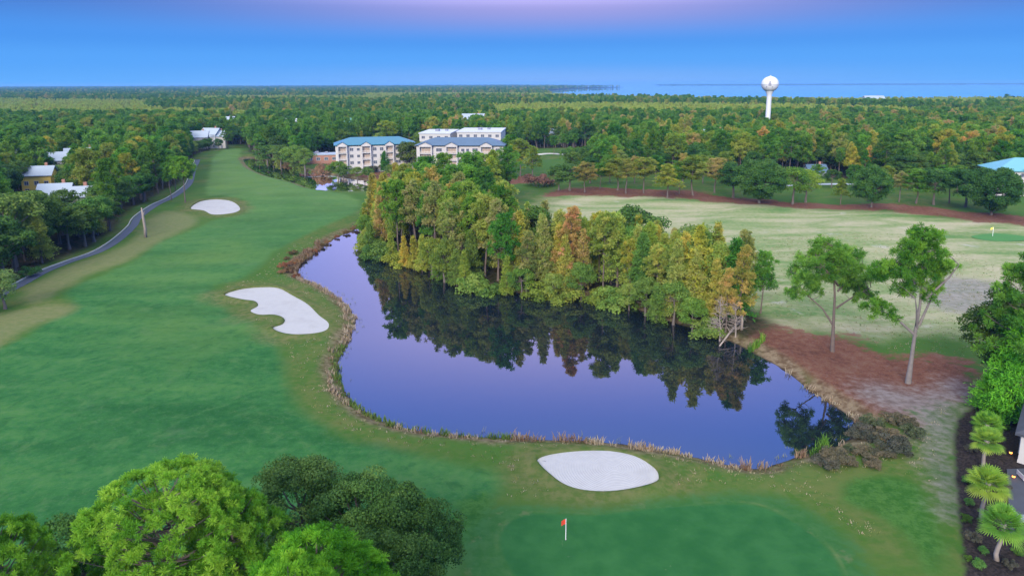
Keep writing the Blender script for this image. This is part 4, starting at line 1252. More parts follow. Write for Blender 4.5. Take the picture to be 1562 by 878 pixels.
# ------------------------------------------------------------------ shore scrub, one bush each
SC = [(1330, 640), (1352, 646), (1375, 650), (1310, 662), (1335, 668), (1360, 672), (1384, 664), (1290, 684), (1316, 690), (1345, 692), (1368, 690), (1270, 700), (1300, 708), (1330, 640 + 72), (1255, 712), (1392, 645)]
for i, (px, py) in enumerate(sorted(SC)):
    x, y = g(px + rnd.uniform(-9, 9), py + rnd.uniform(-5, 5))
    plant('scrub%d' % (i % 2), x, y, rnd.uniform(.7, 1.5), 'grey brown scrub bush at the pond corner, %s from the putting green side' % ordinal(i), 'grey scrub at the pond corner', rnd.uniform(.9, 1.7), [(1, 1, 1), (1.5, 1.3, 1.1), (1.1, 1.3, .9), (1.7, 1.4, 1.2)][i % 4])
RS = [(542, 346), (528, 352), (514, 358), (500, 366), (490, 372), (480, 380), (470, 386), (462, 392), (452, 397), (444, 402), (437, 396), (446, 388), (432, 408), (440, 413), (430, 416), (452, 420)]
for i, (px, py) in enumerate(sorted(RS, reverse=True)):
    x, y = g(px, py)
    plant('redscrub%d' % (i % 2), x, y, rnd.uniform(.8, 1.5), 'reddish brown scrub bush on the fairway shore, %s from the wooded point' % ordinal(i), 'reddish scrub on the fairway shore', rnd.uniform(.9, 1.3), [(1, 1, 1), (.7, .8, .7), (1.1, .8, .8)][i % 3])

# ------------------------------------------------------------------ shore grass and reeds
def blades(rng, X, Y, n, hgt, wid, spread, tint, bend=.35):
    m = len(X)
    Z = gz_arr(X, Y)
    Z = np.maximum(Z, WZ - .3)
    a = rng.uniform(0, 6.283, (m, n)); q = spread * np.sqrt(rng.uniform(0, 1, (m, n)))
    bx = X[:, None] + np.cos(a) * q; by = Y[:, None] + np.sin(a) * q
    h = hgt[:, None] * rng.uniform(.55, 1.1, (m, n))
    d = rng.uniform(0, 6.283, (m, n)); L = h * bend * rng.uniform(.2, 1.2, (m, n))
    sx, sy = np.cos(d + 1.57) * wid / 2, np.sin(d + 1.57) * wid / 2
    z0 = np.broadcast_to(Z[:, None] - .05, bx.shape)
    P = lambda x, y, z: np.stack([x, y, z], -1)
    mx, my = bx + np.cos(d) * L * .35, by + np.sin(d) * L * .35
    tx, ty = bx + np.cos(d) * L, by + np.sin(d) * L
    V = np.stack([P(bx - sx, by - sy, z0), P(bx + sx, by + sy, z0), P(mx + sx, my + sy, z0 + h * .6), P(mx - sx, my - sy, z0 + h * .6), P(tx + sx * .3, ty + sy * .3, z0 + h), P(tx - sx * .3, ty - sy * .3, z0 + h)], 2).reshape(-1, 3)
    i = np.arange(m * n)[:, None] * 6
    Q = np.concatenate([i + [0, 1, 2, 3], i + [3, 2, 4, 5]], 1).reshape(-1, 4)
    t = np.repeat((tint[:, None] + rng.normal(0, .06, (m, n))).clip(0, 1).ravel(), 2)
    return V, Q, t


def grass_mat(name, stops, jit=0):
    t = NT(name)
    c = t.ramp(t.n('Attribute', {'attribute_name': 'tint'}).outputs['Fac'], stops)
    d = t.n('BsdfDiffuse', None, Color=c); tr = t.n('BsdfTranslucent', None, Color=c)
    return t.surf(t.n('MixShader', None, _0=.25, _1=d, _2=tr))


DRY = grass_mat('dry_shore_grass', [(.05, (.16, .08, .055)), (.3, (.28, .205, .13)), (.55, (.40, .335, .24)), (.78, (.18, .19, .055)), (1, (.07, .15, .03))])
GRN = grass_mat('green_reeds', [(0, (.05, .14, .02)), (.5, (.10, .22, .03)), (1, (.24, .34, .05))])
ZBX = LAKE
rg = np.random.default_rng(77)
n = 90000
cand = np.stack([rg.uniform(-62, 72, n), rg.uniform(60, 185, n)], 1)
dl = lake_out(cand[:, 0], cand[:, 1])
woodd = sdf(cand[:, 0], cand[:, 1], WOOD)
pxy = np.array([to_px(a, b, 0) for a, b in cand])
near_side = (woodd < -3) & ~((pxy[:, 0] > 1120) & (pxy[:, 1] < 560))
cl = .5 + .5 * np.sin(cand[:, 0] * .35 + 2 * np.sin(cand[:, 1] * .21)) * np.cos(cand[:, 1] * .31)
wid = (1.1 + 1.4 * cl) * np.where(pxy[:, 0] > 1170, .45, 1.0)
keep = (dl > .1) & (dl < wid) & near_side & (rg.uniform(0, 1, n) < (.35 + .65 * (np.sin(cand[:, 0] * .55 + cand[:, 1] * .31) * np.sin(cand[:, 1] * .47 - cand[:, 0] * .2) > -.25)) * np.where((pxy[:, 0] > 1175) & (pxy[:, 1] > 630), .16, .55))
c = cand[keep]; k = len(c); cc = cl[keep]
px = pxy[keep]
tint = np.clip(.42 + .22 * rg.normal(0, .5, k) + .0, 0.02, .75)
red = (np.sin(c[:, 0] * .22 + 1) > .2) & (px[:, 1] > 640) | (px[:, 1] < 420)
tint = np.where(red, tint * .55, tint)
green = (dl[keep] < 1.2) & (px[:, 0] < 780) & (px[:, 1] > 520)
tint = np.where(green, .93, tint)
V, Q, t = blades(rg, c[:, 0], c[:, 1], 12, np.where(red, .85, .6) * rg.uniform(.5, 1.45, k), .09, .45, tint, .6)
o = link('shore_grass', mesh_np('shore_grass', V, Q, DRY, fattrs={'tint': t})); tag(o, 'dry tan and rusty grass fringing the pond shore', 'grass', kind='stuff')
# bright reeds standing in the corner of the pond, and at the tip of the point
RE = []
for P, d in (([(1190, 716), (1225, 706), (1265, 700), (1280, 690), (1262, 682), (1236, 690), (1200, 702)], .28), ([(1232, 692), (1248, 668), (1272, 668), (1268, 688)], .28), ([(1288, 660), (1300, 645), (1312, 655), (1300, 668)], .4), ([(1130, 536), (1150, 528), (1184, 515), (1180, 524), (1160, 538), (1140, 542)], .45)):
    P = gp(P, WZ); RE += poisson(np.array(P), d * .85, 3, 6000)
RE = np.array(RE)
V, Q, t = blades(rg, RE[:, 0], RE[:, 1], 14, rg.uniform(.9, 1.7, len(RE)), .08, .35, np.clip(rg.normal(.5, .22, len(RE)), 0, 1), .5)
tag(link('green_reeds', mesh_np('green_reeds', V, Q, GRN, fattrs={'tint': t})), 'bright green reeds in the shallow pond corner', 'reeds', kind='stuff')
# sparse water weed off the west shore
w1 = cand[(dl < -.2) & (dl > -2.2) & near_side & (rg.uniform(0, 1, n) < .10 * np.exp(dl))]
V, Q, t = blades(rg, w1[:, 0], w1[:, 1], 6, rg.uniform(.35, .6, len(w1)) + .25, .045, .3, np.full(len(w1), .8), .7)
tag(link('water_weed', mesh_np('water_weed', V, Q, DRY, fattrs={'tint': t})), 'thin weeds poking from the shallow pond edge', 'weeds', kind='stuff')
# tufts on the rough and the straw ground: short uneven grass
n = 26000
cand = np.stack([rg.uniform(-75, 110, n), 58 + 130 * rg.uniform(0, 1, n) ** 1.3], 1)
ff = np.maximum.reduce([sdf(cand[:, 0], cand[:, 1], q) for q in (FAIRWAY, GREEN, FRINGE, PATCH, PATCH2, STRAW1, LAKE, MULCH, WOOD, CHANNEL) ] + [sdf(cand[:, 0], cand[:, 1], q) for q in BUNK])
c = cand[(ff < -1.5)]
V, Q, t = blades(rg, c[:, 0], c[:, 1], 6, rg.uniform(.08, .26, len(c)), .06, .3, np.clip(rg.normal(.72, .2, len(c)), .25, 1), .8)
tag(link('rough_grass', mesh_np('rough_grass', V, Q, DRY, fattrs={'tint': t})), 'short uneven tufts of rough grass', 'grass', kind='stuff')
# ------------------------------------------------------------------ buildings
def window(parent, x, y, z, w, h, face=(0, -1), name='window', pane=M['glass'], cols=2):
    """framed window proud of a wall; face is the outward direction in the building's own axes"""
    nx, ny = face
    tx, ty = -ny, nx
    def bx(mb, a0, a1, b0, b1, d0, d1, m=0):
        pts = []
        for zz in (b0, b1):
            for (aa, dd) in ((a0, d0), (a1, d0), (a1, d1), (a0, d1)):
                pts.append((x + tx * aa + nx * dd, y + ty * aa + ny * dd, z + zz))
        mb.add(pts, [(0, 3, 2, 1), (4, 5, 6, 7), (0, 1, 5, 4), (1, 2, 6, 5), (2, 3, 7, 6), (3, 0, 4, 7)], m)
    f = MB()
    bx(f, -w / 2 - .12, w / 2 + .12, -.14, 0, .003, .12); bx(f, -w / 2 - .12, w / 2 + .12, h, h + .12, .003, .12)
    bx(f, -w / 2 - .12, -w / 2, 0, h, .003, .10); bx(f, w / 2, w / 2 + .12, 0, h, .003, .10)
    for k in range(1, cols): bx(f, -w / 2 + w * k / cols - .04, -w / 2 + w * k / cols + .04, 0, h, .05, .09)
    fr = f.build(name, M['white_trim'], parent)
    p = MB(); bx(p, -w / 2, w / 2, 0, h, .003, .045)
    p.build('pane', pane, fr)
    return fr


def hip_roof(mb, x0, x1, y0, y1, z, rise, over=.6, th=.25, ridge_in=None):
    x0, x1, y0, y1 = x0 - over, x1 + over, y0 - over, y1 + over
    r = (y1 - y0) / 2 if ridge_in is None else ridge_in
    ym = (y0 + y1) / 2
    V = [(x0, y0, z), (x1, y0, z), (x1, y1, z), (x0, y1, z), (x0, y0, z + th), (x1, y0, z + th), (x1, y1, z + th), (x0, y1, z + th), (x0 + r, ym, z + th + rise), (x1 - r, ym, z + th + rise)]
    mb.add(V, [(3, 2, 1, 0), (0, 1, 5, 4), (1, 2, 6, 5), (2, 3, 7, 6), (3, 0, 4, 7), (4, 5, 9, 8), (6, 7, 8, 9), (5, 6, 9), (7, 4, 8)])


def gable(mb, xc, w, y0, y1, z, rise, th=.2, over=.4):
    h = w / 2 + over
    for (a, b) in ((-1, 0), (0, 1)):
        pass
    V = [(xc - h, y0, z), (xc, y0, z + rise), (xc + h, y0, z), (xc - h, y1, z), (xc, y1, z + rise), (xc + h, y1, z),
         (xc - h, y0, z + th), (xc, y0, z + rise + th), (xc + h, y0, z + th), (xc - h, y1, z + th), (xc, y1, z + rise + th), (xc + h, y1, z + th)]
    mb.add(V, [(0, 1, 4, 3), (1, 2, 5, 4), (6, 9, 10, 7), (7, 10, 11, 8), (0, 6, 7, 1), (1, 7, 8, 2), (3, 4, 10, 9), (4, 5, 11, 10), (0, 3, 9, 6), (2, 8, 11, 5)])


def apartments(loc, rz, w, dep, bays, roof, label, fl=3.1, nf=4, low_wing=None):
    """four-storey block: bays is a list of (centre x, width, kind)"""
    o = empty('apartment_building', (loc[0], loc[1], gz(*loc)), rz)
    tag(o, label, 'building', 'white apartment buildings')
    H = fl * nf
    b = MB(); b.box(-w / 2, w / 2, 0, dep, -.5, H)
    for k in range(1, nf): b.box(-w / 2 - .06, w / 2 + .06, -.06, -.003, k * fl - .12, k * fl + .12)
    for xc, bw, kd in bays:
        if kd == 'B':    # projecting balcony bay: two side walls and slabs, recess shade painted on the panes behind
            for sx in (-1, 1): b.box(xc + sx * bw / 2 - .22, xc + sx * bw / 2 + .22, -1.6, -.07, -.3, H)
            b.box(xc - bw / 2 - .22, xc + bw / 2 + .22, -1.75, -.07, H + .002, H + .5)
    b.build('wall', M['white_wall'], o)
    r = MB(); hip_roof(r, -w / 2, w / 2, 0, dep, H + .5, 3.0, .8)
    rf = r.build('roof', M[roof], o)
    for xc, bw, kd in bays:
        if kd == 'B':
            gm = MB(); gable(gm, xc, bw + .6, -2.1, dep * .35, H + .52, 1.6)
            gm.build('gable_roof', M[roof], rf)
            gm = MB(); h = bw / 2 + .3
            gm.add([(xc - h, -1.7, H + .5), (xc + h, -1.7, H + .5), (xc, -1.7, H + 2.0), (xc - h, -1.4, H + .5), (xc + h, -1.4, H + .5), (xc, -1.4, H + 2.0)], [(0, 1, 2), (3, 5, 4), (0, 3, 4, 1), (1, 4, 5, 2), (2, 5, 3, 0)])
            gm.build('gable_wall', M['white_wall'], rf)
        for k in range(nf):
            z = k * fl
            if kd == 'B':
                m = MB(); m.box(xc - bw / 2 + .23, xc + bw / 2 - .23, -1.55, -.07, z - .1, z + .12)
                bl = m.build('balcony', M['white_trim'], o)
                m = MB()
                m.box(xc - bw / 2 + .23, xc + bw / 2 - .23, -1.52, -1.46, z + .95, z + 1.05)
                nb_ = int(bw / .35)
                for q in range(nb_):
                    xx = xc - bw / 2 + .4 + q * (bw - .8) / max(1, nb_ - 1); m.box(xx - .05, xx + .05, -1.51, -1.47, z + .12, z + .95)
                m.build('railing', M['rail'], bl)
                window(o, xc, 0, z + .2, bw * .72, 2.15, name='balcony_door', pane=M['warm_shade'], cols=3)  # pane colour carries the recess shade
            elif kd == 'W':
                window(o, xc, 0, z + .9, bw, 1.45, cols=2)
            elif kd == 'S':
                window(o, xc, 0, z + 1.0, bw, 1.2, cols=1)
    # end walls
    for sx in (-1, 1):
        for k in range(nf):
            for yy in (dep * .3, dep * .7): window(o, sx * w / 2, yy, k * fl + .9, 1.5, 1.4, face=(sx, 0))
    return o


def mid(pxa, pxb): return (g(*pxa) + g(*pxb)) / 2


b1 = g(575, 262)
apartments(b1, R(14), 37, 14, [(-15.5, 4.0, 'B'), (-11.3, 1.6, 'W'), (-8.2, 1.3, 'S'), (-4.6, 4.0, 'B'), (-.6, 1.6, 'W'), (2.6, 1.6, 'W'), (6.2, 3.6, 'B'), (10.2, 2.2, 'W'), (14.8, 2.2, 'W')], 'teal_roof',
           'long white four-storey apartment building with bright teal roof')
b2 = g(702, 266)
apartments(b2, R(-4), 40, 15, [(-15.6, 5.6, 'B'), (-9.6, 2.6, 'W'), (-3.6, 5.0, 'B'), (1.4, 1.5, 'S'), (3.6, 1.3, 'S'), (7.0, 2.4, 'W'), (12.2, 5.0, 'B'), (17.4, 2.0, 'W')], 'slate_roof',
           'white four-storey apartment building with blue-grey roof and gabled balconies')


def block(px, w, dep, h, rz, label, wall='white_wall', roof='white_roof'):
    x, y = g(*px)
    o = empty('flat_roofed_block', (x, y, gz(x, y)), rz); tag(o, label, 'building', 'flat roofed blocks behind the apartments')
    b = MB(); b.box(-w / 2, w / 2, 0, dep, -.5, h); b.build('wall', M[wall], o)
    r = MB(); r.box(-w / 2 - .4, w / 2 + .4, -.4, dep + .4, h + .002, h + .5)
    rf = r.build('roof', M[roof], o)
    u = MB(); u.box(-2, 0, dep * .4, dep * .55, h + .503, h + 1.6); u.box(3, 4.5, dep * .5, dep * .6, h + .503, h + 1.3); u.build('roof_unit', M['grey_paint'], rf)
    n = max(2, int(w / 4))
    for k in range(n): window(o, -w / 2 + (k + .5) * w / n, 0, h - 2.6, 1.8, 1.4)
    return o


block((664, 243), 17, 32, 14.2, R(-4), 'white flat-roofed block behind the blue-grey roof, on its pond side')
block((731, 243), 24, 32, 14.6, R(-4), 'wider white flat-roofed block behind the blue-grey roof')
block((486, 250), 20, 10, 4.5, R(10), 'low brick service block before the first apartment building', 'brick', 'pale_roof')


def house(px, w, dep, h, rz, wall, roof, label, zb=None, chim=True, rise=None, xy=None):
    x, y = g(*px) if xy is None else xy
    o = empty('house', (x, y, gz(x, y)), rz); tag(o, label, 'house', 'houses among the trees')
    b = MB(); b.box(-w / 2, w / 2, 0, dep, -.4, h)
    rs = rise or dep * .36
    for yy in (0, dep): pass
    b.add([(-w / 2, 0, h), (-w / 2, dep, h), (-w / 2, dep / 2, h + rs - .1), (-w / 2 + .2, 0, h), (-w / 2 + .2, dep, h), (-w / 2 + .2, dep / 2, h + rs - .1)], [(0, 2, 1), (3, 4, 5), (0, 3, 5, 2), (1, 2, 5, 4)])
    b.add([(w / 2, 0, h), (w / 2, dep, h), (w / 2, dep / 2, h + rs - .1), (w / 2 - .2, 0, h), (w / 2 - .2, dep, h), (w / 2 - .2, dep / 2, h + rs - .1)], [(0, 1, 2), (3, 5, 4), (0, 2, 5, 3), (1, 4, 5, 2)])
    b.build('wall', M[wall], o)
    r = MB(); e = .6; th = .22; k = rs / (dep / 2)
    V = []
    for zz in (0, th):
        for xx in (-w / 2 - e, w / 2 + e):
            V += [(xx, -e, h - e * k + zz + .02), (xx, dep / 2, h + rs + zz + .02), (xx, dep + e, h - e * k + zz + .02)]
    r.add(V, [(0, 1, 4, 3), (1, 2, 5, 4), (6, 9, 10, 7), (7, 10, 11, 8), (0, 3, 9, 6), (2, 8, 11, 5), (0, 6, 7, 1), (1, 7, 8, 2), (3, 4, 10, 9), (4, 5, 11, 10)])
    rf = r.build('roof', M[roof], o)
    if chim:
        c = MB(); c.box(w * .2, w * .2 + .9, dep * .5 + .3, dep * .5 + 1.2, h, h + rs + 1.3); c.build('chimney', M['brick'], rf)
    nfl = max(1, int(h / 2.9))
    n = max(2, int(w / 3.2))
    for fl in range(nfl):
        for q in range(n):
            xx = -w / 2 + (q + .5) * w / n
            if fl == 0 and q == n // 2:
                d = MB(); d.box(xx - .55, xx + .55, -.07, -.003, 0, 2.1); dd = d.build('door', M['grey_paint'], o)
                d = MB(); d.box(xx + .35, xx + .42, -.13, -.073, .95, 1.1); d.build('handle', M['black_metal'], dd)
            else: window(o, xx, 0, fl * 2.9 + .9, 1.3, 1.35)
        for sx in (-1, 1): window(o, sx * w / 2, dep * .5, fl * 2.9 + .9, 1.2, 1.35, face=(sx, 0))
    return o


HOUSES = [
    ((66, 248), 15, 11, 8.5, .5, 'white_wall', 'pale_roof', 'pale roofed house, highest of the cluster in the path-side wood'),
    ((42, 262), 14, 10, 8.5, -.3, 'grey_wall', 'pale_roof', 'grey sided pale roofed house below the highest house of the cluster'),
    ((6, 262), 12, 9, 9.0, .2, 'white_wall', 'pale_roof', 'pale roofed house cut by the frame edge'),
    ((58, 297), 10, 8, 7.5, .25, 'yellow_wall', 'pale_roof', 'house with a bright yellow gable wall amid the trees'),
    ((100, 270), 16, 9, 8.0, .45, 'white_wall', 'pale_roof', 'long pale roofed house behind the yellow walled house'),
    ((128, 264), 14, 9, 8.5, .45, 'grey_wall', 'pale_roof', 'grey house at the end of the long pale roof'),
    ((168, 298), 11, 8, 8.0, .1, 'grey_wall', 'pale_roof', 'blue grey house deep in the trees near the cart path bend'),
    ((84, 326), 9, 8, 6.5, .3, 'white_wall', 'pale_roof', 'small white house in the wood below the yellow walled house'),
    ((118, 333), 9, 7, 6.5, .3, 'white_wall', 'pale_roof', 'small white house nearest the cart path'),
    ((302, 227), 12, 10, 7.5, .2, 'white_wall', 'pale_roof', 'white house at the head of the fairway, first of three'),
    ((318, 226), 11, 10, 9.0, -.2, 'grey_wall', 'pale_roof', 'taller white-gabled house at the head of the fairway, middle of three'),
    ((333, 226), 9, 9, 8.0, .3, 'white_wall', 'pale_roof', 'white house at the head of the fairway, last of three'),
    ((217, 206), 12, 9, 9.0, 0, 'white_wall', 'pale_roof', 'small pale house far up the wood between path and horizon'),
    ((344, 203), 14, 10, 10, .1, 'white_wall', 'pale_roof', 'white house in the far trees beyond the fairway head'),
    ((398, 209), 14, 10, 9, .1, 'grey_wall', 'pale_roof', 'grey white house in the far trees before the channel head'),
    ((436, 208), 16, 10, 10, .1, 'white_wall', 'white_roof', 'white house in the far trees above the channel'),
    ((470, 208), 18, 10, 9, .0, 'white_wall', 'pale_roof', 'long white house in the far trees above the channel'),
    ((541, 209), 18, 12, 10, .0, 'white_wall', 'aqua_roof', 'house with an aqua roof behind the teal roofed apartments'),
    ((722, 205), 18, 12, 12, .0, 'white_wall', 'pale_roof', 'white house in the far trees behind the flat-roofed blocks'),
    ((1092, 232), 16, 11, 9.5, .0, 'white_wall', 'pale_roof', 'white house half hidden behind the great round oak'),
    ((1248, 270), 8, 7, 2.7, .0, 'grey_wall', 'slate_roof', 'low grey house behind the small young pine'),
    ((845, 219), 10, 9, 6.5, .0, 'white_wall', 'pale_roof', 'white house in the trees above the far clearing'),
    ((1335, 166), 30, 16, 14, .0, 'white_wall', 'pale_roof', 'large pale building far off below the sea'),
]
for h_ in HOUSES: house(*h_[:7], h_[7])

# white building with aqua roof at the frame edge
x, y = g(1565, 300)
o = empty('clubhouse', (x, y, gz(x, y)), R(-14)); tag(o, 'white building with an aqua metal roof at the frame edge', 'building')
b = MB(); b.box(-10, 16, 0, 16, -.4, 9.0)
b.add([(-3, 0, 9), (9, 0, 9), (3, 0, 11.4), (-3, .25, 9), (9, .25, 9), (3, .25, 11.4)], [(0, 1, 2), (3, 5, 4), (0, 2, 5, 3), (1, 4, 5, 2)])
b.build('wall', M['white_wall'], o)
r = MB(); hip_roof(r, -10, 16, 0, 16, 9.0, 4.0, .9)
rf = r.build('roof', M['aqua_roof'], o)
gm = MB(); gable(gm, 3, 12, -.7, 8, 9.03, 2.5, .2, .5); gm.build('gable_roof', M['aqua_roof'], rf)
for xx in (-7.5, -2, 2.2, 3.8, 8, 12.5):
    for zz in (1.0, 4.4, 7.0): window(o, xx, 0, zz, 1.0, 1.3, cols=1)

# house at the lower edge, with path lamps and terrace furniture
x, y = g(1552, 706)
o = empty('house', (x, y, gz(x, y)), R(-40)); tag(o, 'white house with a dark roof beside the palms', 'house')
b = MB(); b.box(0, 9, 0, 9, -.3, 3.3); b.box(-.06, -.003, -.003, 9.06, .0, .35); b.build('wall', M['white_wall'], o)
r = MB(); hip_roof(r, 0, 9, 0, 9, 3.3, 2.3, .55); r.build('roof', M['dark_roof'], o)
for yy in (1.5, 4.5, 7.5): window(o, 0, yy, .9, 1.2, 1.4, face=(-1, 0))
window(o, 1.6, 0, .9, 1.2, 1.4); window(o, 5.5, 0, .9, 1.2, 1.4)
for i, (px, lab) in enumerate((((1541, 697), 'lit low garden lamp at the corner of the white house'), ((1545, 735), 'lit low garden lamp nearer the terrace table'))):
    x, y = g(*px)
    o = empty('garden_lamp', (x, y, gz(x, y))); tag(o, lab, 'lamp', 'lit garden lamps')
    m = MB(); m.lathe([(.0, -.1), (.05, -.1), (.045, .42), (0, .42)], 8); m.build('post', M['black_metal'], o)
    m = MB(); m.lathe([(0, .421), (.13, .421), (.15, .50), (.13, .60), (0, .60)], 12); m.build('lamp_globe', M['glow'], o, smooth=True)
    m = MB(); m.lathe([(.17, .601), (.20, .615), (.0, .72)], 12); m.build('cap', M['black_metal'], o)
x, y = g(1556, 806)
o = empty('terrace_table', (x, y, gz(x, y)), .2); tag(o, 'dark terrace table with a pale top among the palms', 'table')
m = MB(); m.box(-.8, .8, -.5, .5, .70, .75); m.build('tabletop', M['grey_paint'], o)
for sx in (-1, 1):
    for sy in (-1, 1): m = MB(); m.box(sx * .72 - .03, sx * .72 + .03, sy * .42 - .03, sy * .42 + .03, 0, .698); m.build('leg', M['black_metal'], o)
def bench(px, rz, lab):
    x, y = g(*px)
    o = empty('garden_bench', (x, y, gz(x, y)), rz); tag(o, lab, 'bench', 'terrace benches')
    m = MB(); m.box(-.7, .7, -.25, .25, .40, .45); m.build('seat', M['white_trim'], o)
    m = MB(); m.box(-.7, .7, .22, .27, .452, .9); m.build('backrest', M['white_trim'], o)
    for sx in (-1, 1): m = MB(); m.box(sx * .62 - .03, sx * .62 + .03, -.22, .22, 0, .398); m.build('leg', M['black_metal'], o)
bench((1559, 735), 1.4, 'white bench on the terrace under the white house')
bench((1553, 800), 1.5, 'white bench beside the terrace table')
mb = MB()
a = [g(1540, 820), g(1535, 720), g(1700, 715), g(1760, 830)]
flat('terrace', a, 0.0, M['dark_roof'], 'dark grey terrace paving beside the white house', 'paving')
bpy.data.objects['terrace'].location.z = max(gz(*p) for p in a) + .06

# ------------------------------------------------------------------ palms in the planting bed
def palm(px, top, lab, seed, wd=1.0, tint=(1, 1, 1)):
    rng = np.random.default_rng(seed)
    x, y = g(*px); H = height_at(*px, *top) * .82
    o = empty('palm_tree', (x, y, gz(x, y))); tag(o, lab, 'palm tree', 'palms in the planting bed')
    m = MB(); P = [(0, 0, -.2)] + [(.12 * math.sin(i * .8 + seed), .1 * math.cos(i * .7), H * i / 6) for i in range(1, 7)]
    m.tube(P, [.24, .19, .18, .17, .17, .19, .22], 9); m.build('trunk', M['deadwood'], o, smooth=True)
    top_ = np.array(P[-1]); VV, n0, TT = [], 0, []
    for i in range(46):
        az = i * 2.39996; el = R(82 - 120 * (i / 46) + rng.normal(0, 6))
        dv = np.array([math.cos(az) * math.cos(el), math.sin(az) * math.cos(el), math.sin(el)])
        L = rng.uniform(.75, 1.0) * wd; c = top_ + dv * L + [0, 0, -.08 * L]
        side = unit(np.cross(dv, [0, 0, 1.0])); up = np.cross(side, dv)
        tt = rng.uniform(.15, .85) if el > -.2 else rng.uniform(.75, 1)
        s = side * .02
        VV.append([top_ - s, top_ + s, c + s, c - s]); TT.append(tt)
        for k in range(17):     # fan of blades
            a = R(-115 + 230 * k / 16)
            d = dv * math.cos(a) + side * math.sin(a) + up * .12 * abs(math.sin(a))
            ln = (.62 + .22 * math.cos(a)) * wd
            q = np.cross(d, up); q = q / (np.linalg.norm(q) + 1e-9) * .055
            e = c + d * ln + np.array([0, 0, -.16 * ln])
            VV.append([c - q * .3, c + q * .3, (c + d * ln * .6) + q, (c + d * ln * .6) - q]); TT.append(tt)
            VV.append([(c + d * ln * .6) - q, (c + d * ln * .6) + q, e + q * .2, e - q * .2]); TT.append(tt)
    V = np.array(VV).reshape(-1, 3)
    c = link('crown', mesh_np('crown', V, np.arange(len(V)).reshape(-1, 4), M['palm'], fattrs={'tint': np.clip(TT + rng.normal(0, .05, len(TT)), 0, 1)}), o); c.color = (*tint, 1)
    return o


palm((1502, 680), (1503, 640), 'fan palm at the end of the dark bed by the conifer', 1, 1.05, (.8, .95, .8))
palm((1499, 716), (1501, 664), 'fan palm between the conifer palm and the yellowing palm', 2, 1.05)
palm((1497, 797), (1500, 728), 'fan palm with yellowing lower fronds by the grassy track', 3, 1.2, (1.05, 1.0, .9))
palm((1520, 860), (1520, 790), 'bushy fan palm low in the bed beside the terrace', 4, 1.2, (.75, .95, .9))
SB = [(1480, 690), (1475, 740), (1488, 745), (1510, 745), (1525, 752), (1478, 775), (1472, 800), (1525, 780), (1482, 830), (1500, 850), (1490, 872), (1540, 870), (1535, 655), (1490, 650), (1550, 850), (1475, 860)]
for i, (px, py) in enumerate(sorted(SB, key=lambda p: p[1])):
    x, y = g(px, py)
    plant(['dshrub0', 'shrub1', 'scrub1', 'dshrub1'][i % 4], x, y, rnd.uniform(.5, 1.1), 'small bush in the dark planting bed, %s counted from the conifer towards the terrace' % ordinal(i), 'bushes in the planting bed', .9, [(1, 1.1, 1), (.55, .7, .5), (1, 1, 1), (1.3, 1.5, 1.6)][i % 4])

# ------------------------------------------------------------------ water tower
x, y = g(1169, 214)
o = empty('water_tower', (x, y, 0)); tag(o, 'white ball-topped water tower rising over the forest', 'water tower')
dist = math.hypot(x, y)
zt = HC + dist * math.tan(R(.45)); rb = 5.6
zc = zt - rb
m = MB(); m.lathe([(3.6, -.3), (3.4, .5), (2.0, 5), (1.75, 8), (1.7, zc - 9), (1.9, zc - 7), (2.6, zc - 5.6)], 28); m.build('stem', M['tower_white'], o, smooth=True)
prof = [(rb * math.sin(R(a)) * 1.06, zc + rb * .98 * -math.cos(R(a))) for a in range(28, 181, 6)]
m = MB(); m.lathe([(2.6, zc - 5.59)] + prof, 36); tk = m.build('tank', M['tower_white'], o, smooth=True)
m = MB(); m.lathe([(rb * 1.055, zc - .25), (rb * 1.055 + .35, zc - .25), (rb * 1.055 + .35, zc - .1), (rb * 1.055, zc - .1)], 36); m.build('rim', M['tower_white'], o, smooth=True)
m = MB(); m.tube([(0, 0, zt - .15), (0, 0, zt + 1.2)], [.12, .05], 6); m.lathe([(0, zt - .2), (.7, zt - .2), (.6, zt + .25), (0, zt + .3)], 12); m.build('vent_cap', M['tower_white'], o)
# grey mark on the tank: small lighthouse-like figure with side strokes, curved with the ball
def on_ball(u, v, off=.06):
    q = math.sqrt(max(0, (rb * 1.06) ** 2 - u * u - v * v * 1.08)); return (u, -q - off, zc + v)
def patch(mb, u0, u1, v0, v1, n=4):
    V = [on_ball(u0 + (u1 - u0) * i / n, v0 + (v1 - v0) * j / n) for j in range(n + 1) for i in range(n + 1)]
    mb.add(V, [(j * (n + 1) + i, j * (n + 1) + i + 1, (j + 1) * (n + 1) + i + 1, (j + 1) * (n + 1) + i) for j in range(n) for i in range(n)])
m = MB()
patch(m, -.95, .95, -1.1, 1.0); patch(m, -.55, .55, 1.05, 2.4); patch(m, -2.6, -1.7, -2.3, -1.6); patch(m, 1.3, 2.2, -2.2, -1.7)
m.build('emblem', M['grey_paint'], tk)
o.rotation_euler.z = math.atan2(-x, y) * 1.0

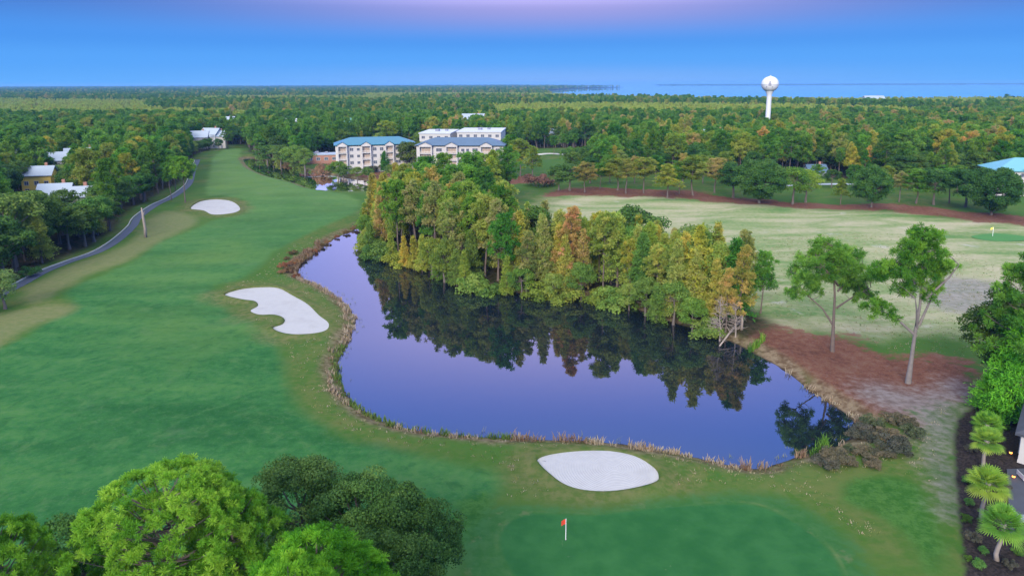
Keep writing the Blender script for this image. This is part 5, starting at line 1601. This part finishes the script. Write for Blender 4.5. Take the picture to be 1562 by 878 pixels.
# ------------------------------------------------------------------ flags
def flagstick(px, h, flagm, lab, fw, fh, rad):
    x, y = g(*px)
    o = empty('golf_flag', (x, y, gz(x, y))); tag(o, lab, 'flag', 'golf flags')
    m = MB(); m.tube([(0, 0, -.1), (0, 0, h)], [rad, rad * .9], 8); m.build('pole', M['pole'], o)
    m = MB(); n = 8
    V = []
    for i in range(n + 1):
        u = i / n
        for zz in (h - .03, h - fh):
            for dd in (-.006, .006): V.append((-rad - u * fw, .06 * math.sin(u * 5) * u + dd, zz - .35 * u * fh))
    F = []
    for i in range(n):
        a, b_ = i * 4, i * 4 + 4
        F += [(a, a + 2, b_ + 2, b_), (a + 1, b_ + 1, b_ + 3, a + 3), (a, b_, b_ + 1, a + 1), (a + 2, a + 3, b_ + 3, b_ + 2)]
    F += [(0, 1, 3, 2), (n * 4, n * 4 + 2, n * 4 + 3, n * 4 + 1)]
    m.add(V, F); m.build('flag', flagm, o)
    m = MB(); m.lathe([(.0, .012), (.054, .012), (.06, .02), (.075, .02)], 14); m.build('cup', M['black_metal'], o)


flagstick((863, 819), 2.15, M['red_flag'], 'red flag on a white pole on the putting green', .38, .52, .035)
flagstick((1514, 360), 2.6, M['yellow_flag'], 'small yellow flag on the far driving range', .75, .6, .05)
# far target green of the range
P = smooth_poly(gp([(1482, 360), (1520, 356), (1562, 360), (1590, 364), (1540, 368), (1500, 366)]), 4)
LUSH = plain('target_turf', (.05, .17, .035), .95, .15, .3)
me_z = max(gz(*p) for p in P) + .03
flat('target_green', P, me_z, LUSH, 'small bright green target on the driving range', 'green')
# ------------------------------------------------------------------ forest
HPOS = [(g(*h_[0]), h_[1], h_[3]) for h_ in HOUSES]
VISROOF = [(g(*h_[0]), h_[1], h_[2], h_[3]) for h_ in HOUSES]


def forest_points(y0, y1, step, seed, wide=.80, pad=18):
    r = np.random.default_rng(seed)
    out = []
    y = y0
    while y < y1:
        hw = wide * y + pad
        xs = np.arange(-hw, hw, step)
        out.append(np.stack([xs + r.uniform(-.45, .45, len(xs)) * step, np.full(len(xs), y) + r.uniform(-.45, .45, len(xs)) * step], 1))
        y += step
    return np.concatenate(out)


fr = np.random.default_rng(55)
near = forest_points(84, 660, 5.6, 1)
X, Y = near[:, 0], near[:, 1]
op = np.maximum.reduce([sdf(X, Y, q) for q in (OPEN_A, OPEN_B, OPEN_C)])
ok = (op < -1.6) & (sdf(X, Y, WOOD) < 0) & (lake_out(X, Y) > 3) & (line_dist(X, Y, PATH) > 4.5)
# keep off the right edge below the far row and off houses; open the line of sight to each roof
clear = []
for (hx, hy), hw, hh in HPOS:
    d = math.hypot(hx, hy); ux, uy = hx / d, hy / d
    al = X * ux + Y * uy - d; ac = np.abs(-X * uy + Y * ux)
    ok &= ~((al > -3) & (al < 13) & (ac < hw * .55 + 1))
    # no tall tree where it would stand in front of the roof
    clear.append((d, al, ac, hw, hh))
cb = np.full(len(X), 99.0)
for d, al, ac, hw, hh in clear:
    dist = d + al
    lim = HC - (HC - hh * (.25 if hh == 7.5 and hw == 10 else .72)) * dist / d          # a tree lower than this stays under the eaves line
    m = (al < 0) & (al > (-170 if hh == 7.5 and hw == 10 else -60)) & (ac < hw * (.8 if hh == 7.5 and hw == 10 else .46)) & ((np.sin(X * 37.7 + Y * 19.3) > -.8) | (hh == 7.5 and hw == 10))
    cb = np.where(m, np.minimum(cb, lim), cb)
for (px, py), hw, hh in (((575, 262), 22, 0), ((702, 266), 24, 0), ((664, 243), 12, 0), ((731, 243), 15, 0), ((1565, 300), 18, 9)):
    hx, hy = g(px, py); ok &= ~((np.abs(X - hx) < hw) & (Y > hy - 6) & (Y < hy + (38 if py == 243 else 22)))
    d = math.hypot(hx, hy); ux, uy = hx / d, hy / d
    al = X * ux + Y * uy - d; ac = np.abs(-X * uy + Y * ux)
    if hh: cb = np.where((al < 0) & (al > -75) & (ac < hw * .6), np.minimum(cb, HC - (HC - hh * .75) * (d + al) / d), cb)
tx, ty = g(1169, 214); ok &= ~((np.abs(X - tx) < 7) & (np.abs(Y - ty) < 8))
idx = np.where(ok)[0]
noise2 = lambda x, y, s, p: np.sin(x * s + p) * np.cos(y * s * 1.13 + 2 * p) + .6 * np.sin((x + y) * s * 1.9 + 3 * p)
stand = noise2(X, Y, .021, 1.0)
trees = []
for i in idx:
    x, y = X[i], Y[i]
    left = x < -.1 * y
    pn = fr.uniform()
    piney = .52 + .2 * stand[i] + (.08 if left else .0)
    if pn < piney:
        kd = ['pine0', 'pine1', 'pine2', 'pine3', 'pine4', 'pine5', 'ypine0', 'ypine1'][fr.integers(0, 8 if not left else 7)]
        if not left and fr.uniform() < .09: kd = ['rpine0', 'rpine2'][fr.integers(0, 2)]
        h = fr.uniform(12.5, 21)
    elif pn < piney + .36:
        kd = ['oak0', 'oak1', 'oak2', 'oak3'][fr.integers(0, 4)]; h = fr.uniform(9.5, 14)
    else:
        kd = ['lightoak0', 'lightoak1', 'cyp1', 'gcyp1'][fr.integers(0, 4)]; h = fr.uniform(8, 12)
    if cb[i] < 99:
        if cb[i] < 3: continue
        if h > cb[i]:
            kd = ['oak0', 'oak1', 'lightoak0'][fr.integers(0, 3)]; h = min(h, cb[i])
    trees.append((x, y, kd, h))
print('forest near candidates', len(trees))
# which of them show: a coarse picture-space count of what stands in front
trees.sort(key=lambda t: t[1])
GW, GH = 200, 113
zb = np.zeros((GH, GW), bool)
vis = []
for (x, y, kd, h) in trees:
    u, v0 = to_px(x, y, h * .95); _, v1 = to_px(x, y, h * .45)
    rad = 3.2 * F / y
    a0, a1 = int((u - rad) / W0 * GW), int((u + rad) / W0 * GW) + 1
    b0, b1 = int(v0 / H0 * GH), int(v1 / H0 * GH) + 1
    a0, a1, b0, b1 = max(a0, 0), min(a1, GW), max(b0, 0), min(b1, GH)
    if a1 <= a0 or b1 <= b0: vis.append(0); continue
    blk = zb[b0:b1, a0:a1]
    free = (~blk).sum() / blk.size
    vis.append(free * rad * rad)
    blk[:] = True
order = np.argsort(-np.array(vis))
NP, NO, NC = 190, 240, 60
chosen, cp, co, cc_ = [], 0, 0, 0
for i in order:
    if vis[i] <= 0: break
    k = K[trees[i][2]].key
    if k == 'pine' and cp < NP: cp += 1; chosen.append(i)
    elif k == 'oak' and co < NO: co += 1; chosen.append(i)
    elif k == 'cypress' and cc_ < NC: cc_ += 1; chosen.append(i)
print('individuals', cp, co, cc_)
cset = set(chosen)
LAND = [((66, 235), 'the pale roofs'), ((58, 285), 'the yellow walled house'), ((168, 285), 'the blue grey house'), ((100, 325), 'the small white houses'), ((318, 215), 'the fairway head houses'),
        ((222, 340), 'the pale snag'), ((120, 395), 'the open cart path'), ((20, 440), 'the cart path end'), ((272, 290), 'the airy path pines'), ((217, 200), 'the remote pale house'),
        ((450, 225), 'the channel trees'), ((560, 225), 'the teal roof'), ((700, 215), 'the slate blue roof'), ((865, 240), 'the far clearing'), ((904, 215), 'the bright clearing pine'), ((980, 250), 'the far pine row'),
        ((1092, 220), 'the hidden white house'), ((1158, 250), 'the great round oak'), ((1248, 262), 'the low grey house'), ((1328, 260), 'the globe oak'), ((1420, 265), 'the hollow oak'), ((1512, 260), 'the great edge oak'),
        ((1540, 250), 'the aqua roof'), ((1172, 180), 'the water tower'), ((120, 160), 'the blue woods')]
WORD = {'pine0': 'round green pine', 'pine1': 'flat green pine', 'pine2': 'broad green pine', 'pine3': 'open green pine', 'pine4': 'slim green pine', 'pine5': 'conical green pine', 'ypine0': 'olive pine', 'ypine1': 'conical olive pine',
        'rpine0': 'rusty pine', 'rpine2': 'open rusty pine', 'oak0': 'dark rounded oak', 'oak1': 'dark wide oak', 'oak2': 'dark small oak', 'oak3': 'dark lumpy oak', 'lightoak0': 'pale green leafy tree', 'lightoak1': 'pale green rounded tree', 'cyp1': 'golden feathery tree', 'gcyp1': 'light green feathery tree'}
made = {}
for i in sorted(cset, key=lambda j: trees[j][1]):
    x, y, kd, h = trees[i]
    u, v = to_px(x, y, h * .8)
    j = min(range(len(LAND)), key=lambda q: (LAND[q][0][0] - u) ** 2 + 4 * (LAND[q][0][1] - v) ** 2)
    (lx, ly), nm = LAND[j]
    du, dv = u - lx, (v - ly) * 2
    rel = 'just beside' if math.hypot(du, dv) < 16 else ('in front of' if dv > abs(du) else 'behind' if -dv > abs(du) else 'on the fairway side of' if (du > 0) == (lx < 560) else 'on the outer side of')
    bt = TINTS[int(fr.integers(0, 5))]; q = fr.uniform(.85, 1.12)
    lab = '%s %s %s' % (WORD[kd], rel, nm)
    made.setdefault(lab, []).append((x, y, kd, h, tuple(c * q for c in bt)))
for lab, L in made.items():
    L.sort(key=lambda t: t[1])
    for k_, (x, y, kd, h, tn) in enumerate(L):
        l2 = lab if len(L) == 1 else '%s, %s in depth' % (lab, ordinal(k_))
        plant(kd, x, y, h, l2, 'woodland trees round the golf course', fr.uniform(1.0, 1.25), tn, z=0.0)

# the rest of the wood, out to the horizon: one mass
rest = [(t[0], t[1], t[2], t[3]) for i, t in enumerate(trees) if i not in cset]
PROTO = ['pine0', 'pine1', 'pine2', 'pine3', 'pine4', 'pine5', 'ypine0', 'ypine1', 'rpine0', 'rpine2', 'oak0', 'oak1', 'oak2', 'oak3', 'lightoak0', 'lightoak1', 'cyp1', 'gcyp1', 'young0', 'young1']
PI = {k: i for i, k in enumerate(PROTO)}
PX, PY, PK, PS = [], [], [], []
for x, y, kd, h in rest: PX.append(x); PY.append(y); PK.append(PI[kd]); PS.append(h / K[kd].H)
CO = np.array(COAST + [(-13500, 14800), (-13500, -60), (13500, -60)], float)
def far_band(y0, y1, step, seed, grow=1.0):
    P = forest_points(y0, y1, step, seed, .79, 30)
    inside = sdf(P[:, 0], P[:, 1], CO) > 6
    P = P[inside]
    st = noise2(P[:, 0], P[:, 1], .0042, 2.0); st2 = noise2(P[:, 0], P[:, 1], .011, .5)
    r = np.random.default_rng(seed + 5)
    young = (st > -.15) & (P[:, 1] > 560) & (P[:, 1] < 2200)          # plantations: lighter, even, lower pines
    gap = (st2 > 1.25) & (P[:, 1] > 1000)
    for (x, y), yg, gp_ in zip(P, young, gap):
        if gp_ and r.uniform() < .8: continue
        if y > 620 and math.hypot(x - tx, y - ty) < 8: continue
        if yg:
            kd = ['young0', 'young1', 'young0', 'ypine1'][r.integers(0, 4)]; h = r.uniform(12, 16)
        else:
            q = r.uniform()
            kd = PROTO[r.integers(0, 8)] if q < .62 else PROTO[8 + r.integers(0, 2)] if q < .635 else PROTO[10 + r.integers(0, 4)] if q < .9 else PROTO[14 + r.integers(0, 4)]
            h = r.uniform(11, 22) if 'pine' in kd else r.uniform(8, 16)
        PX.append(x); PY.append(y); PK.append(PI[kd]); PS.append(h * grow / K[kd].H)
far_band(660, 1200, 7.0, 2)
far_band(1200, 2400, 11.0, 3, 1.05)
far_band(2400, 5200, 24.0, 4, 1.15)
far_band(5200, 9500, 55.0, 6, 1.3)
n = len(PX); print('forest mass', n)
pc = bpy.data.collections.new('forest_kinds')
for i, k in enumerate(PROTO):
    ob = bpy.data.objects.new('%02d_%s' % (i, 'forest_tree'), K[k].joined()); pc.objects.link(ob)
me = bpy.data.meshes.new('forest')
me.vertices.add(n)
PZ = np.zeros(n)
me.vertices.foreach_set('co', np.stack([PX, PY, PZ], 1).astype(np.float32).ravel())
r = np.random.default_rng(99)
for nm, ty_, v in (('kind_index', 'INT', np.array(PK)), ('turn', 'FLOAT', r.uniform(0, 6.283, n)), ('size', 'FLOAT', np.array(PS))):
    a = me.attributes.new(nm, ty_, 'POINT'); a.data.foreach_set('value', v.astype(np.int32 if ty_ == 'INT' else np.float32))
fo = link('forest', me)
tag(fo, 'forest canopy running from behind the houses to the horizon', 'forest', kind='stuff')
ng = bpy.data.node_groups.new('scatter', 'GeometryNodeTree')
ng.interface.new_socket('Geometry', in_out='INPUT', socket_type='NodeSocketGeometry')
ng.interface.new_socket('Geometry', in_out='OUTPUT', socket_type='NodeSocketGeometry')
gi = ng.nodes.new('NodeGroupInput'); go = ng.nodes.new('NodeGroupOutput')
ci = ng.nodes.new('GeometryNodeCollectionInfo'); ci.inputs['Collection'].default_value = pc
ci.inputs['Separate Children'].default_value = True; ci.inputs['Reset Children'].default_value = True
ip = ng.nodes.new('GeometryNodeInstanceOnPoints'); ip.inputs['Pick Instance'].default_value = True
def na(nm, ty_):
    nd = ng.nodes.new('GeometryNodeInputNamedAttribute'); nd.data_type = ty_; nd.inputs['Name'].default_value = nm
    return nd.outputs[0]
cx = ng.nodes.new('ShaderNodeCombineXYZ'); ng.links.new(na('turn', 'FLOAT'), cx.inputs[2])
mp = ng.nodes.new('GeometryNodeMeshToPoints')
ng.links.new(gi.outputs[0], ip.inputs['Points']); ng.links.new(ci.outputs[0], ip.inputs['Instance'])
ng.links.new(na('kind_index', 'INT'), ip.inputs['Instance Index'])
e2r = ng.nodes.new('FunctionNodeEulerToRotation'); ng.links.new(cx.outputs[0], e2r.inputs[0]); ng.links.new(e2r.outputs[0], ip.inputs['Rotation'])
ng.links.new(na('size', 'FLOAT'), ip.inputs['Scale'])
ng.links.new(ip.outputs[0], go.inputs[0])
md = fo.modifiers.new('scatter', 'NODES'); md.node_group = ng
